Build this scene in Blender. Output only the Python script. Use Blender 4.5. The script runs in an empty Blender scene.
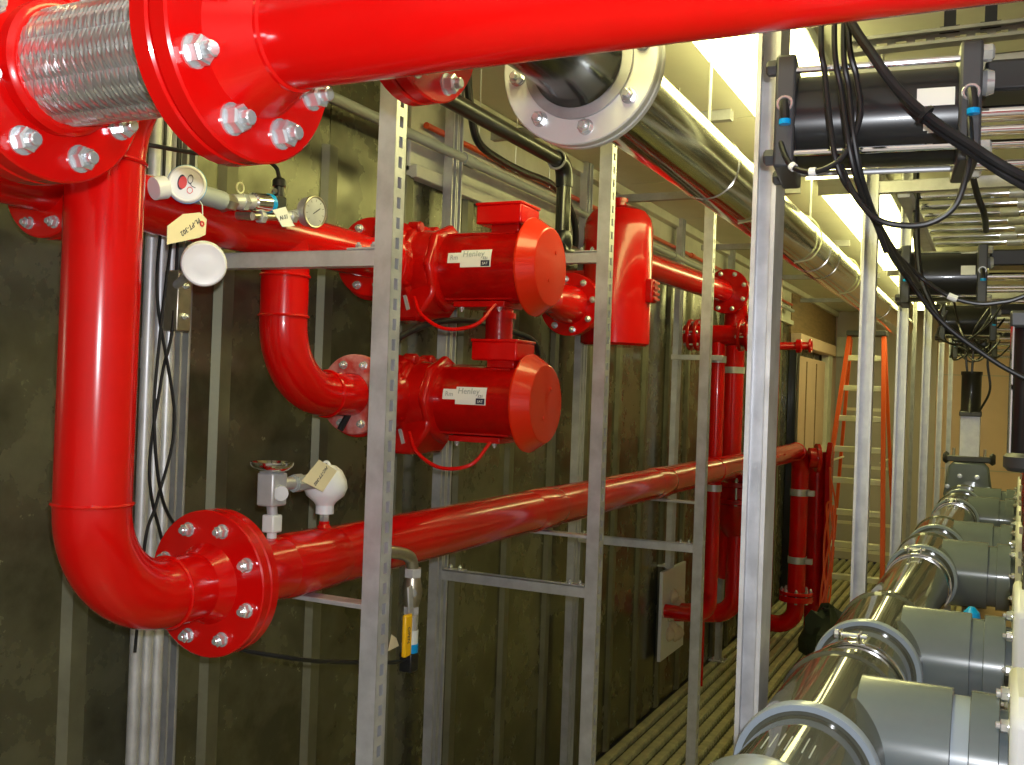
import bpy, bmesh, math, random
from mathutils import Vector, Matrix
R = math.radians
random.seed(7)
col = bpy.context.scene.collection
scene = bpy.context.scene

# ------------------------------------------------------------------ camera, world, large lights, exposure
CAM_Z = 2.2
cam = bpy.data.cameras.new('camera'); cam.sensor_width = 36.0; cam.lens = 1000.0/1024.0*36.0
cam.clip_start = 0.02
cam_o = bpy.data.objects.new('camera', cam); col.objects.link(cam_o)
cam_o.matrix_world = (Matrix.Translation((0, 0, CAM_Z)) @ Matrix.Rotation(R(26.0), 4, 'Z')
                      @ Matrix.Rotation(R(90.37), 4, 'X') @ Matrix.Rotation(R(2.06), 4, 'Z'))
scene.camera = cam_o
w = bpy.data.worlds.new('world'); scene.world = w; w.use_nodes = True
w.node_tree.nodes['Background'].inputs[0].default_value = (0.5, 0.52, 0.45, 1)
w.node_tree.nodes['Background'].inputs[1].default_value = 0.03
fl = bpy.data.lights.new('camera_flash', 'POINT'); fl.energy = 108; fl.shadow_soft_size = 0.016; fl.color = (0.92, 0.955, 1.0)
fo = bpy.data.objects.new('camera_flash', fl); col.objects.link(fo); fo.location = (0.055, -0.03, CAM_Z+0.075)
scene.view_settings.view_transform = 'Standard'; scene.view_settings.look = 'None'
scene.view_settings.gamma = 1.0; scene.view_settings.exposure = 0.0
scene.view_settings.use_curve_mapping = False
LAMP = 11.5        # brightness of the ceiling lamps' diffusers

# ------------------------------------------------------------------ materials
MATS = {}
def mat(name, base, metal=0.0, rough=0.4, noise=0.0, nscale=8.0, coat=0.0, bump=0.0, bscale=30.0,
        trans=0.0, ior=1.45, stretch=(1, 1, 1), rvar=0.0, second=None, spec=0.5, bdist=0.01):
    m = bpy.data.materials.new(name); m.use_nodes = True
    nt = m.node_tree; b = nt.nodes['Principled BSDF']
    b.inputs['Base Color'].default_value = (*base, 1); b.inputs['Metallic'].default_value = metal
    b.inputs['Roughness'].default_value = rough; b.inputs['Coat Weight'].default_value = coat
    b.inputs['Coat Roughness'].default_value = 0.06
    b.inputs['Transmission Weight'].default_value = trans; b.inputs['IOR'].default_value = ior
    b.inputs['Specular IOR Level'].default_value = spec
    if noise or bump or rvar:
        tc = nt.nodes.new('ShaderNodeTexCoord'); mp = nt.nodes.new('ShaderNodeMapping')
        mp.inputs['Scale'].default_value = stretch
        nt.links.new(tc.outputs['Object'], mp.inputs['Vector'])
    if noise or rvar:
        n = nt.nodes.new('ShaderNodeTexNoise'); n.inputs['Scale'].default_value = nscale
        n.inputs['Detail'].default_value = 6; n.inputs['Roughness'].default_value = 0.62
        nt.links.new(mp.outputs['Vector'], n.inputs['Vector'])
        if noise:
            rp = nt.nodes.new('ShaderNodeValToRGB')
            sec = second or tuple(max(0, c*(1-noise)) for c in base)
            rp.color_ramp.elements[0].position = 0.36; rp.color_ramp.elements[1].position = 0.64
            rp.color_ramp.elements[0].color = (*sec, 1); rp.color_ramp.elements[1].color = (*base, 1)
            nt.links.new(n.outputs['Fac'], rp.inputs['Fac']); nt.links.new(rp.outputs['Color'], b.inputs['Base Color'])
        if rvar:
            mr = nt.nodes.new('ShaderNodeMapRange'); mr.inputs['From Min'].default_value = 0.3; mr.inputs['From Max'].default_value = 0.7
            mr.inputs['To Min'].default_value = rough; mr.inputs['To Max'].default_value = rough+rvar
            nt.links.new(n.outputs['Fac'], mr.inputs['Value']); nt.links.new(mr.outputs['Result'], b.inputs['Roughness'])
    if bump:
        n2 = nt.nodes.new('ShaderNodeTexNoise'); n2.inputs['Scale'].default_value = bscale; n2.inputs['Detail'].default_value = 3
        nt.links.new(mp.outputs['Vector'], n2.inputs['Vector'])
        bp = nt.nodes.new('ShaderNodeBump'); bp.inputs['Strength'].default_value = bump; bp.inputs['Distance'].default_value = bdist
        nt.links.new(n2.outputs['Fac'], bp.inputs['Height']); nt.links.new(bp.outputs['Normal'], b.inputs['Normal'])
    MATS[name] = m
    return m
def emit(name, color, strength):
    m = bpy.data.materials.new(name); m.use_nodes = True
    b = m.node_tree.nodes['Principled BSDF']
    b.inputs['Base Color'].default_value = (0.9, 0.9, 0.88, 1)
    b.inputs['Emission Color'].default_value = (*color, 1); b.inputs['Emission Strength'].default_value = strength
    return m
RED = mat('red_gloss_paint', (0.62, 0.0025, 0.002), 0, 0.2, coat=0.35, spec=0.35, bump=0.05, bscale=9, noise=0.12, nscale=5, bdist=0.004)
REDD = mat('red_cast_paint', (0.50, 0.003, 0.002), 0, 0.24, coat=0.35, spec=0.35, bump=0.25, bscale=60, noise=0.25, nscale=14, bdist=0.003)
ORED = mat('orange_red_cap', (0.66, 0.018, 0.002), 0, 0.24, coat=0.35, spec=0.35, bump=0.06, bscale=14, bdist=0.004)
GALV = mat('galvanised_steel', (0.62, 0.62, 0.645), 0.45, 0.34, noise=0.22, nscale=14, rvar=0.14)
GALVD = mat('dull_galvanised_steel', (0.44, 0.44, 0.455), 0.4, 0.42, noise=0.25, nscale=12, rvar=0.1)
BOLT = mat('zinc_plated_bolt', (0.76, 0.79, 0.82), 0.7, 0.2, noise=0.15, nscale=60)
BRAID = mat('stainless_braid', (0.90, 0.90, 0.92), 0.9, 0.3)
nt_ = BRAID.node_tree; tn_ = nt_.nodes.new('ShaderNodeTangent'); tn_.direction_type = 'UV_MAP'; tn_.uv_map = 'UVMap'
BRAID.node_tree.nodes['Principled BSDF'].inputs['Anisotropic'].default_value = 0.85
nt_.links.new(tn_.outputs['Tangent'], nt_.nodes['Principled BSDF'].inputs['Tangent'])
STAIN = mat('stainless_pipe', (0.62, 0.62, 0.58), 1.0, 0.13, noise=0.14, nscale=6, bump=0.03, bscale=7, stretch=(1, 1, 1))
DARKST = mat('dark_polished_steel', (0.10, 0.10, 0.09), 0.9, 0.18)
ALUW = mat('satin_aluminium_flange', (0.76, 0.77, 0.78), 0.35, 0.36, noise=0.06, nscale=10)
WALLM = mat('stained_sheet_steel', (0.185, 0.18, 0.115), 0.6, 0.15, noise=0.6, nscale=4.5, bump=0.10, bscale=2.6, rvar=0.2,
            second=(0.085, 0.08, 0.05), bdist=0.02)
RIBM = mat('sheet_steel_rib', (0.20, 0.195, 0.13), 0.6, 0.42, noise=0.4, nscale=4, rvar=0.15)
FLOORM = mat('galvanised_deck', (0.66, 0.63, 0.38), 0.35, 0.36, noise=0.35, nscale=9, rvar=0.2)  # yellow cast of the fluorescent light is tinted into the steel colour
FLOORD = mat('dark_deck_pan', (0.12, 0.115, 0.08), 0.3, 0.6, noise=0.3)
CEILM = mat('cream_ceiling_panel', (0.74, 0.73, 0.62), 0, 0.55, noise=0.1, nscale=2)
PALE = mat('pale_painted_panel', (0.66, 0.65, 0.55), 0, 0.45, noise=0.18, nscale=5)
TANW = mat('tan_wall_board', (0.70, 0.50, 0.38), 0, 0.6, noise=0.08, nscale=2)
GREYW = mat('grey_wall_board', (0.50, 0.45, 0.42), 0, 0.6, noise=0.1, nscale=2)
BROWN = mat('brown_timber', (0.30, 0.19, 0.09), 0, 0.55, noise=0.3, nscale=4, stretch=(1, 1, 8))
PVC = mat('grey_pvc', (0.125, 0.15, 0.165), 0, 0.24, noise=0.1, nscale=6, coat=0.15)
PVCL = mat('light_grey_pvc', (0.27, 0.32, 0.38), 0, 0.25, noise=0.06, nscale=8, coat=0.2)
CLEAR = mat('smoke_clear_pvc', (0.13, 0.135, 0.11), 0, 0.06, trans=0.3, ior=1.5, noise=0.25, nscale=4)
WHITE = mat('white_plastic', (0.80, 0.81, 0.83), 0, 0.32)
WHITEM = mat('white_enamel', (0.72, 0.74, 0.74), 0, 0.35, noise=0.06)
GREYP = mat('grey_plastic', (0.34, 0.36, 0.36), 0, 0.45)
BLACK = mat('black_anodised', (0.014, 0.014, 0.016), 0.1, 0.28, coat=0.2)
CHAR = mat('charcoal_end_plate', (0.055, 0.056, 0.062), 0.2, 0.42)
RUB = mat('black_rubber', (0.012, 0.012, 0.014), 0, 0.32)
CHROME = mat('chromed_rod', (0.86, 0.86, 0.88), 1.0, 0.08)
BLUE = mat('blue_plastic', (0.0, 0.30, 0.72), 0, 0.3)
YEL = mat('yellow_vinyl', (0.90, 0.50, 0.01), 0, 0.35)
MANILA = mat('manila_card', (0.80, 0.70, 0.46), 0, 0.7)
PAPER = mat('paper_label', (0.78, 0.78, 0.76), 0, 0.6)
INK = mat('dark_ink', (0.03, 0.03, 0.06), 0, 0.6)
GREYINK = mat('faded_ink', (0.35, 0.38, 0.38), 0, 0.6)
REDINK = mat('red_print', (0.65, 0.05, 0.05), 0, 0.5)
ORNG = mat('orange_fibreglass', (0.75, 0.10, 0.015), 0, 0.4)
ALU = mat('aluminium_tread', (0.84, 0.82, 0.66), 0.2, 0.4, noise=0.1)
FOAM = mat('cream_foam', (0.62, 0.52, 0.36), 0, 0.9, bump=0.6, bscale=40)
GLASS = mat('gauge_glass', (0.9, 0.92, 0.9), 0, 0.03, trans=0.9)
DIAL = mat('gauge_dial', (0.52, 0.53, 0.42), 0, 0.5, noise=0.25, nscale=60)
BRASS = mat('brushed_nickel', (0.50, 0.46, 0.38), 0.9, 0.3, noise=0.2, nscale=30)
ORPIPE = mat('orange_cpvc', (0.60, 0.07, 0.015), 0, 0.35)
PINKM = mat('scuffed_red_flange', (0.72, 0.32, 0.30), 0, 0.4, noise=0.4, nscale=20, second=(0.55, 0.05, 0.04))
CLEARTUBE = mat('cream_tube', (0.72, 0.72, 0.5), 0, 0.3)
LAMPM = emit('lamp_diffuser', (1.0, 0.95, 0.36), LAMP)

# ------------------------------------------------------------------ mesh helpers
def frame(axis):
    a = Vector(axis).normalized()
    up = Vector((0, 0, 1)) if abs(a.z) < 0.9 else Vector((0, 1, 0))
    u = up.cross(a).normalized(); v = a.cross(u)
    return a, u, v
class MB:
    def __init__(s): s.v = []; s.f = []
    def add(s, vs, fs):
        o = len(s.v); s.v += [tuple(p) for p in vs]; s.f += [tuple(i+o for i in f) for f in fs]; return s
    def lathe(s, o, axis, prof, n=32, cap=True):
        a, u, v = frame(axis); o = Vector(o); vs = []; fs = []
        for t, r in prof:
            for k in range(n):
                q = 2*math.pi*k/n; vs.append(o+a*t+(u*math.cos(q)+v*math.sin(q))*r)
        m = len(prof)
        for i in range(m-1):
            for k in range(n):
                k2 = (k+1) % n; fs.append((i*n+k, i*n+k2, (i+1)*n+k2, (i+1)*n+k))
        if cap:
            fs.append(tuple(reversed(range(n)))); fs.append(tuple((m-1)*n+k for k in range(n)))
        return s.add(vs, fs)
    def cyl(s, p0, p1, r, n=24, r2=None):
        p0 = Vector(p0); p1 = Vector(p1); return s.lathe(p0, p1-p0, [(0, r), ((p1-p0).length, r if r2 is None else r2)], n)
    def box(s, c, size, rot=None):
        c = Vector(c); h = [d/2 for d in size]; vs = []
        for x in (-1, 1):
            for y in (-1, 1):
                for z in (-1, 1):
                    p = Vector((x*h[0], y*h[1], z*h[2]))
                    if rot is not None: p = rot @ p
                    vs.append(c+p)
        return s.add(vs, [(0, 1, 3, 2), (4, 6, 7, 5), (0, 4, 5, 1), (2, 3, 7, 6), (0, 2, 6, 4), (1, 5, 7, 3)])
    def tube(s, pts, r, n=12, closed=False):
        pts = [Vector(p) for p in pts]; m = len(pts); rs = r if isinstance(r, (list, tuple)) else [r]*m
        T = []
        for i in range(m):
            if closed: d = pts[(i+1) % m]-pts[i-1]
            else: d = pts[min(i+1, m-1)]-pts[max(i-1, 0)]
            T.append(d.normalized())
        _, u, _ = frame(T[0]); vs = []
        for i in range(m):
            u = (u-T[i]*u.dot(T[i])).normalized(); v = T[i].cross(u)
            for k in range(n):
                q = 2*math.pi*k/n; vs.append(pts[i]+(u*math.cos(q)+v*math.sin(q))*rs[i])
        fs = []
        for i in range(m if closed else m-1):
            j = (i+1) % m
            for k in range(n):
                k2 = (k+1) % n; fs.append((i*n+k, i*n+k2, j*n+k2, j*n+k))
        if not closed:
            fs.append(tuple(reversed(range(n)))); fs.append(tuple((m-1)*n+k for k in range(n)))
        return s.add(vs, fs)
    def prism(s, poly, o, ux, uy, d):           # 2D polygon extruded along d
        o = Vector(o); ux = Vector(ux); uy = Vector(uy); d = Vector(d); n = len(poly)
        vs = [o+ux*a+uy*b for a, b in poly]; vs += [p+d for p in vs]
        fs = [tuple(reversed(range(n))), tuple(range(n, 2*n))]
        fs += [(k, (k+1) % n, n+(k+1) % n, n+k) for k in range(n)]
        return s.add(vs, fs)
    def mesh(s, name, m, angle=30):
        me = bpy.data.meshes.new(name); me.from_pydata(s.v, [], s.f)
        bm = bmesh.new(); bm.from_mesh(me); bmesh.ops.recalc_face_normals(bm, faces=bm.faces); bm.to_mesh(me); bm.free()
        me.materials.append(m); me.shade_smooth(); me.set_sharp_from_angle(angle=R(angle)); return me
def link(name, data, parent=None, M=None):
    o = bpy.data.objects.new(name, data); col.objects.link(o)
    if parent is not None:
        o.parent = parent
        if parent.type == 'EMPTY': o.matrix_parent_inverse = Matrix.Translation(-Vector(parent.location))
    if M is not None: o.matrix_basis = M
    return o
def obj(name, mb, m, parent=None, label=None, bevel=0.0, angle=30):
    o = link(name, mb.mesh(name, m, angle), parent)
    if label: o['label'] = label
    if bevel:
        bv = o.modifiers.new('bevel', 'BEVEL'); bv.width = bevel; bv.segments = 2; bv.limit_method = 'ANGLE'; bv.angle_limit = R(40)
    return o
def tag(o, label, cat, group=None):
    o['label'] = label; o['category'] = cat
    if group: o['group'] = group
    return o
def thing(name, label, cat, loc=(0, 0, 0), group=None):
    o = bpy.data.objects.new(name, None); col.objects.link(o); o.location = loc; o.empty_display_size = 0.1
    return tag(o, label, cat, group)
def struct(o): o['kind'] = 'structure'; return o
def curve(pts, n=8):                            # Catmull-Rom through the points
    P = [Vector(p) for p in pts]; P = [P[0]*2-P[1]]+P+[P[-1]*2-P[-2]]; out = []
    for i in range(1, len(P)-2):
        for k in range(n):
            t = k/n; a, b, c, d = P[i-1], P[i], P[i+1], P[i+2]
            out.append(0.5*((2*b)+(c-a)*t+(2*a-5*b+4*c-d)*t*t+(3*b-a-3*c+d)*t**3))
    out.append(P[-2]); return out
def arc(c, a, b, r, n=12, q0=0.0, q1=90.0):     # c + r*(a cos q + b sin q)
    c = Vector(c); a = Vector(a); b = Vector(b)
    return [c+(a*math.cos(R(q0+(q1-q0)*k/n))+b*math.sin(R(q0+(q1-q0)*k/n)))*r for k in range(n+1)]
def ring(c, axis, r, t, n=40, k=8):
    a, u, v = frame(axis); c = Vector(c)
    return MB().tube([c+(u*math.cos(2*math.pi*i/n)+v*math.sin(2*math.pi*i/n))*r for i in range(n)], t, k, closed=True)
def text_mesh(s, size, m):
    cu = bpy.data.curves.new('lettering', 'FONT'); cu.body = s; cu.size = size; cu.align_x = 'CENTER'; cu.align_y = 'CENTER'
    cu.resolution_u = 2; cu.extrude = 0.0003
    to = bpy.data.objects.new('lettering_source', cu); col.objects.link(to)
    dg = bpy.context.evaluated_depsgraph_get(); me = bpy.data.meshes.new_from_object(to.evaluated_get(dg))
    bpy.data.objects.remove(to); bpy.data.curves.remove(cu)
    me.name = 'lettering'; me.materials.clear(); me.materials.append(m); return me
def basis(o, x, z):                             # matrix with local x and z directions
    z = Vector(z).normalized(); x = Vector(x); x = (x-z*x.dot(z)).normalized(); y = z.cross(x)
    M = Matrix((x, y, z)).transposed().to_4x4(); M.translation = Vector(o); return M

# bolts: one mesh per kind, along +z, face of the flange at z = 0, flange stack thickness t
BOLTMESH = {}
def bolt_mesh(s, t, back=True):
    key = (round(s, 4), round(t, 4), back)
    if key in BOLTMESH: return BOLTMESH[key]
    b = MB()
    b.lathe((0, 0, 0), (0, 0, 1), [(0, s*1.15), (s*0.18, s*1.15)], 16)
    b.lathe((0, 0, s*0.15), (0, 0, 1), [(0, s*0.98), (s*0.12, s), (s*0.9, s), (s*1.05, s*0.84)], 6)
    b.lathe((0, 0, s*1.0), (0, 0, 1), [(0, s*0.55), (s*0.75, s*0.55), (s*0.85, s*0.45)], 10)
    if back:
        b.lathe((0, 0, -t-s*0.5), (0, 0, 1), [(0, s*0.55), (t+s, s*0.55)], 10)
        b.lathe((0, 0, -t), (0, 0, -1), [(0, s*0.98), (s*0.12, s), (s*0.8, s), (s*0.95, s*0.84)], 6)
    BOLTMESH[key] = b.mesh('bolt', BOLT, 30); return BOLTMESH[key]
def bolts(parent, c, axis, rb, n, ph, s, t, u=None, back=True, m=None):
    """n bolts on a circle of radius rb round axis; face at c, nut side along axis; angle ph measured from u"""
    a = Vector(axis).normalized(); c = Vector(c)
    u = Vector(u) if u is not None else frame(a)[1]
    v = a.cross(u); me = bolt_mesh(s, t, back)
    for k in range(n):
        q = R(ph+360.0*k/n); d = u*math.cos(q)+v*math.sin(q)
        p = c+d*rb
        M = basis(p, d, a) @ Matrix.Rotation(random.uniform(0, 1), 4, 'Z')
        link('bolt', me, parent, M)
def flange(parent, c, axis, r, t, bore=0.0, m=None, name='flange', rf=0.0):
    """disc from c along axis by t, small chamfers; bore leaves a hole"""
    m = m or RED; ch = 0.003
    if bore:
        prof = [(0, bore), (0, r-ch), (ch, r), (t-ch, r), (t, r-ch), (t, bore), (0, bore)]
        b = MB().lathe(c, axis, prof, 56, cap=False)
    else: b = MB().lathe(c, axis, [(0, r-ch), (ch, r), (t-ch, r), (t, r-ch)], 56)
    return obj(name, b, m, parent)
def weld(parent, c, axis, r, m=None): return obj('weld_bead', ring(c, axis, r, 0.0045, 40, 6), m or RED, parent)

X, Y, Z = Vector((1, 0, 0)), Vector((0, 1, 0)), Vector((0, 0, 1))

# ------------------------------------------------------------------ the room
WX, RX, BY, FY, CH = -2.12, 1.7, -1.6, 14.6, 3.45
floor = struct(obj('floor', MB().box(((WX+RX)/2, (BY+FY)/2, -0.06), (RX-WX+0.2, FY-BY+0.2, 0.04)), FLOORD))
# deck planks: raised hat sections with a row of teeth along both edges
pl = MB(); L = FY-BY-0.02; pw = 0.052
pl.prism([(-pw/2, -0.04), (-pw/2, -0.006), (-pw/2+0.005, 0), (pw/2-0.005, 0), (pw/2, -0.006), (pw/2, -0.04)], (0, 0, 0), X, Z, Y*L)
for k in range(int(L/0.06)):
    for s in (-1, 1): pl.box((s*(pw/2+0.003), 0.03+k*0.06, -0.022), (0.008, 0.024, 0.02))
plm = pl.mesh('plank', FLOORM, 30)
k = 0
x = WX+0.05
while x < RX-0.04:
    link('plank', plm, floor, Matrix.Translation((x, BY+0.01, 0))); x += 0.092
ceiling = struct(obj('ceiling', MB().box(((WX+RX)/2, (BY+FY)/2, CH+0.05), (RX-WX+0.2, FY-BY+0.2, 0.1)), CEILM))
cpm = MB().box((0, 0, 0), (RX-WX-0.02, 1.19, 0.012)).mesh('ceiling_panel', CEILM)
k = 0
yy = BY+0.6
while yy < FY-0.5:
    link('ceiling_panel', cpm, ceiling, Matrix.Translation(((WX+RX)/2, yy, CH-0.006))); yy += 1.2
# left wall: sheet panels between trapezoid ribs, pale band on top
wall_left = struct(obj('wall_left', MB().box((WX-0.06, (BY+FY)/2, CH/2), (0.1, FY-BY+0.2, CH)), WALLM))
WTOP = 3.02
for k in range(25):
    y0 = 1.83-0.5*6+0.5*k
    if y0 > 11.2: break
    top = CH-0.01 if y0 < 3.3 else WTOP
    b = MB().box((WX-0.004, y0+0.25, top/2), (0.012, 0.496, top))
    o = obj('sheet_panel', b, WALLM, wall_left)
    o.rotation_euler = (0, 0, 0)
rib = MB(); rib.prism([(-0.042, 0), (-0.024, 0.02), (0.024, 0.02), (0.042, 0)], (0, 0, 0), Y, X, Z*WTOP)
ribm = rib.mesh('rib', RIBM)
for k in range(25):
    y0 = 1.83-0.5*6+0.5*k
    if y0 > 11.2: break
    link('rib', ribm, wall_left, Matrix.Translation((WX+0.002, y0, 0)))
obj('upper_band', MB().box((WX+0.002, (3.33+11.3)/2, (WTOP+CH)/2+0.005), (0.03, 11.3-3.33, CH-WTOP-0.03)), PALE, wall_left, bevel=0.004)
obj('band_ledge', MB().box((WX+0.02, (3.33+11.3)/2, WTOP+0.02), (0.06, 11.3-3.33, 0.05)), PALE, wall_left, bevel=0.004)
obj('cornice', MB().box((WX+0.035, (3.33+FY)/2, CH-0.045), (0.07, FY-3.33, 0.06)), PALE, wall_left, bevel=0.006)
obj('timber_band', MB().box((WX+0.005, 12.95, 3.1), (0.04, 3.3, 0.6)), BROWN, wall_left)
wall_far = struct(obj('wall_far', MB().box(((WX+RX)/2, FY+0.05, CH/2), (RX-WX+0.2, 0.1, CH)), TANW))
obj('grey_board', MB().box((-1.42, FY-0.01, CH/2), (1.3, 0.03, CH-0.02)), GREYW, wall_far)
for zz in (1.35, 2.6): obj('board_joint', MB().box((-0.2, FY-0.004, zz), (3.4, 0.012, 0.012)), GREYW, wall_far)
obj('corner_trim', MB().box((WX+0.3, FY-0.05, 2.95), (0.5, 0.08, 0.28)), PALE, wall_far, bevel=0.01)
wall_right = struct(obj('wall_right', MB().box((RX+0.05, (BY+FY)/2, CH/2), (0.1, FY-BY+0.2, CH)), GREYW))
wall_back = struct(obj('wall_back', MB().box(((WX+RX)/2, BY-0.05, CH/2), (RX-WX+0.2, 0.1, CH)), GREYW))
# door opening at the far end of the left wall
door = thing('door_1', 'tan panelled doorway with pale aluminium frame at the far end of the left wall', 'door', (WX, 12.6, 0)); struct(door)
del door['category']
obj('door_leaf', MB().box((WX+0.03, 12.5, 1.35), (0.04, 2.2, 2.7)), TANW, door)
for yy, ww in ((11.4, 0.16), (13.75, 0.3)): obj('door_post', MB().box((WX+0.05, yy, 1.42), (0.1, ww, 2.84)), PALE if yy > 12 else BLACK, door, bevel=0.01)
obj('door_head', MB().box((WX+0.07, 12.6, 2.86), (0.14, 2.6, 0.14)), TANW, door, bevel=0.01)
for yy in (12.2, 12.9): obj('door_groove', MB().box((WX+0.055, yy, 1.35), (0.012, 0.02, 2.6)), BROWN, door)

# ------------------------------------------------------------------ ceiling lamps
def lamp(y0, y1, label):
    t = thing('ceiling_lamp', label, 'ceiling lamp', (-0.77, (y0+y1)/2, CH-0.02), 'fluorescent ceiling lamps in one row')
    obj('housing', MB().box((-0.77, (y0+y1)/2, CH-0.035), (0.36, y1-y0, 0.045)), WHITEM, t, bevel=0.005)
    obj('diffuser', MB().prism([(-0.17, 0), (-0.16, -0.045), (0.16, -0.045), (0.17, 0)], (-0.77, y0+0.012, CH-0.058), X, Z, Y*(y1-y0-0.024)), LAMPM, t)
    for yy in (y0+0.006, y1-0.006): obj('end_cap', MB().box((-0.77, yy, CH-0.082), (0.35, 0.012, 0.05)), WHITEM, t)
lamp(0.9, 5.35, 'long glowing fluorescent ceiling lamp nearest the camera, beside the stainless pipe')
lamp(5.75, 9.2, 'glowing fluorescent ceiling lamp second in the row, seen behind the second row of posts')
lamp(9.6, 13.2, 'fluorescent ceiling lamp farthest down the room')

# ------------------------------------------------------------------ steel channel posts and rails
S = 0.041
def strut_mb(Lh, slots=True, S=0.041):
    """C channel along +z, back (slotted) faces +x, open side faces -x"""
    b = MB(); h = S/2; t = 0.0026
    for s in (-1, 1):
        b.box((0, s*(h-t/2), Lh/2), (S, t, Lh))
        b.box((-h+t/2, s*(h-0.0045), Lh/2), (t, 0.009, Lh))
    if slots:
        for s in (-1, 1): b.box((h-t/2, s*(h/2+0.0042), Lh/2), (t, h-0.0085, Lh))
        n = int(Lh/0.05)
        for k in range(n+1): b.box((h-t/2, 0, min(Lh-0.011, k*0.05+0.011)), (t, 0.0172, 0.022))
    else: b.box((h-t/2, 0, Lh/2), (t, S-0.002, Lh))
    return b
ST = {}
def strut_me(Lh, slots=True, m=None, S=0.041):
    m = m or GALV; key = (round(Lh, 3), slots, m.name, S)
    if key not in ST: ST[key] = strut_mb(Lh, slots, S).mesh('channel', m, 30)
    return ST[key]
def foot(t, x, y):
    obj('base_plate', MB().box((x, y, 0.006), (0.13, 0.13, 0.012)), GALV, t, bevel=0.002)
    bm_ = bolt_mesh(0.011, 0.01, False)
    for sx in (-1, 1):
        link('bolt', bm_, t, Matrix.Translation((x+sx*0.045, y-0.045, 0.012)))
def post(x, y, label, group, slots=True, top=CH-0.012, m=None, double=False, rz=0.0, wide=False, S=0.041):
    t = thing('channel_post', label, 'metal post', (x, y, 0), group)
    foot(t, x, y)
    me = strut_me(top-0.012, slots, m, S)
    if double:   # two channels back to back along y
        for s in (-1, 1): link('channel', me, t, Matrix.Translation((x, y+s*S/2, 0.012)) @ Matrix.Rotation(R(-90*s), 4, 'Z'))
    elif wide:   # two channels side by side with the open side to the room
        for s in (-1, 1): link('channel', me, t, Matrix.Translation((x, y+s*(S/2+0.002), 0.012)) @ Matrix.Rotation(R(180), 4, 'Z'))
    else: link('channel', me, t, Matrix.Translation((x, y, 0.012)) @ Matrix.Rotation(rz, 4, 'Z'))
    return t
FX, BX, PX = -1.37, -2.045, -0.43
G1, G2, G3 = 'front row of slotted channel posts', 'rear row of channel posts by the steel wall', 'row of channel posts along the grey pipe'
post(FX, 2.085, 'slotted steel channel post in front of the two red motors, nearest of its row', G1, S=0.05)
post(FX, 3.58, 'slotted steel channel post in front of the red upright tank', G1, S=0.05)
post(FX, 5.08, 'thin slotted steel channel post right of the tank, third of the front row', G1, S=0.05)
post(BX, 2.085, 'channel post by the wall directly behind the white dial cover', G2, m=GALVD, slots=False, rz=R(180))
post(BX, 3.57, 'double channel post by the wall seen behind the red motors', G2, wide=True)
post(BX, 5.03, 'bright double channel post by the wall below the tank', G2, wide=True)
t = thing('channel_post', 'double channel post by the wall ending above the foam-sealed wall plate', 'metal post', (BX, 6.82, 0.98), G2)
for sgn in (-1, 1): link('channel', strut_me(CH-1.0), t, Matrix.Translation((BX, 6.82+sgn*(S/2+0.002), 0.985)) @ Matrix.Rotation(R(180), 4, 'Z'))
obj('wall_bracket', MB().box((BX-0.03, 6.82, 1.0), (0.09, 0.1, 0.01)), GALV, t)
post(BX, 8.3, 'double channel post by the wall behind the far red riser pipes', G2, wide=True)
post(PX-0.014, 2.1, 'broad bright channel post standing between black cylinder and floor, nearest of its row', G3, slots=False, double=True, S=0.047)
post(PX, 3.75, 'bright channel post crossing the orange ladder, second of its row', G3, slots=False, rz=R(90), S=0.05)
post(PX, 5.18, 'bright channel post just right of the orange ladder, third of its row', G3, slots=False, rz=R(90), S=0.05)
post(PX, 7.0, 'bright channel post fourth of its row along the grey pipe', G3, slots=False, rz=R(90), S=0.05)
post(PX, 8.75, 'slim bright channel post fifth of its row along the grey pipe', G3, slots=False, rz=R(90))
post(PX, 10.5, 'farthest slim channel post in the row along the grey pipe', G3, slots=False, rz=R(90))
post(-0.83, 11.4, 'thin grey post standing apart in front of the far tan wall', None, slots=False, rz=R(90), m=GALVD)

def rail(p0, p1, label, group=None, slots=False, brackets=True, m=None, roll=0):
    p0 = Vector(p0); p1 = Vector(p1); d = p1-p0
    t = thing('channel_rail', label, 'metal rail', p0, group)
    a = d.normalized(); side = Z if abs(a.z) < 0.9 else Y
    # channel local z along a, local x (back face) downwards
    M = basis(p0, -side, a) @ Matrix.Rotation(R(roll), 4, 'Z')
    link('channel', strut_me(d.length, slots, m), t, M)
    if brackets:
        for p, s in ((p0, 1), (p1, -1)):
            q = p+a*s*0.05+Z*(S/2+0.003)
            obj('angle_bracket', MB().box(q, (0.09 if abs(a.x) > 0.5 else S, S if abs(a.x) > 0.5 else 0.09, 0.005)), GALV, t, bevel=0.001)
            for kk in (-0.022, 0.022): link('bolt', bolt_mesh(0.0085, 0.01, False), t, Matrix.Translation(q+a*kk+Z*0.0025))
    return t
G4 = 'short channel rails tying the two post rows'
e = 0.026
rail((BX+e, 2.07, 2.515), (FX-e, 2.1, 2.515), 'grey channel rail under the upper red pipe, beside white dial cover', G4)
rail((BX+e, 3.57, 1.435), (FX-e, 3.58, 1.435), 'grey channel rail below the long red pipe in the middle bay', G4)
rail((BX+e, 5.03, 1.41), (FX-e, 5.08, 1.41), 'grey channel rail at knee height in the farther bay', G4)
rail((BX+e, 3.57, 2.715), (FX-e, 3.58, 2.715), 'grey channel rail running behind the upper motor cap to the tank post', G4)
G5 = 'channel rails under the ceiling'
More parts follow.
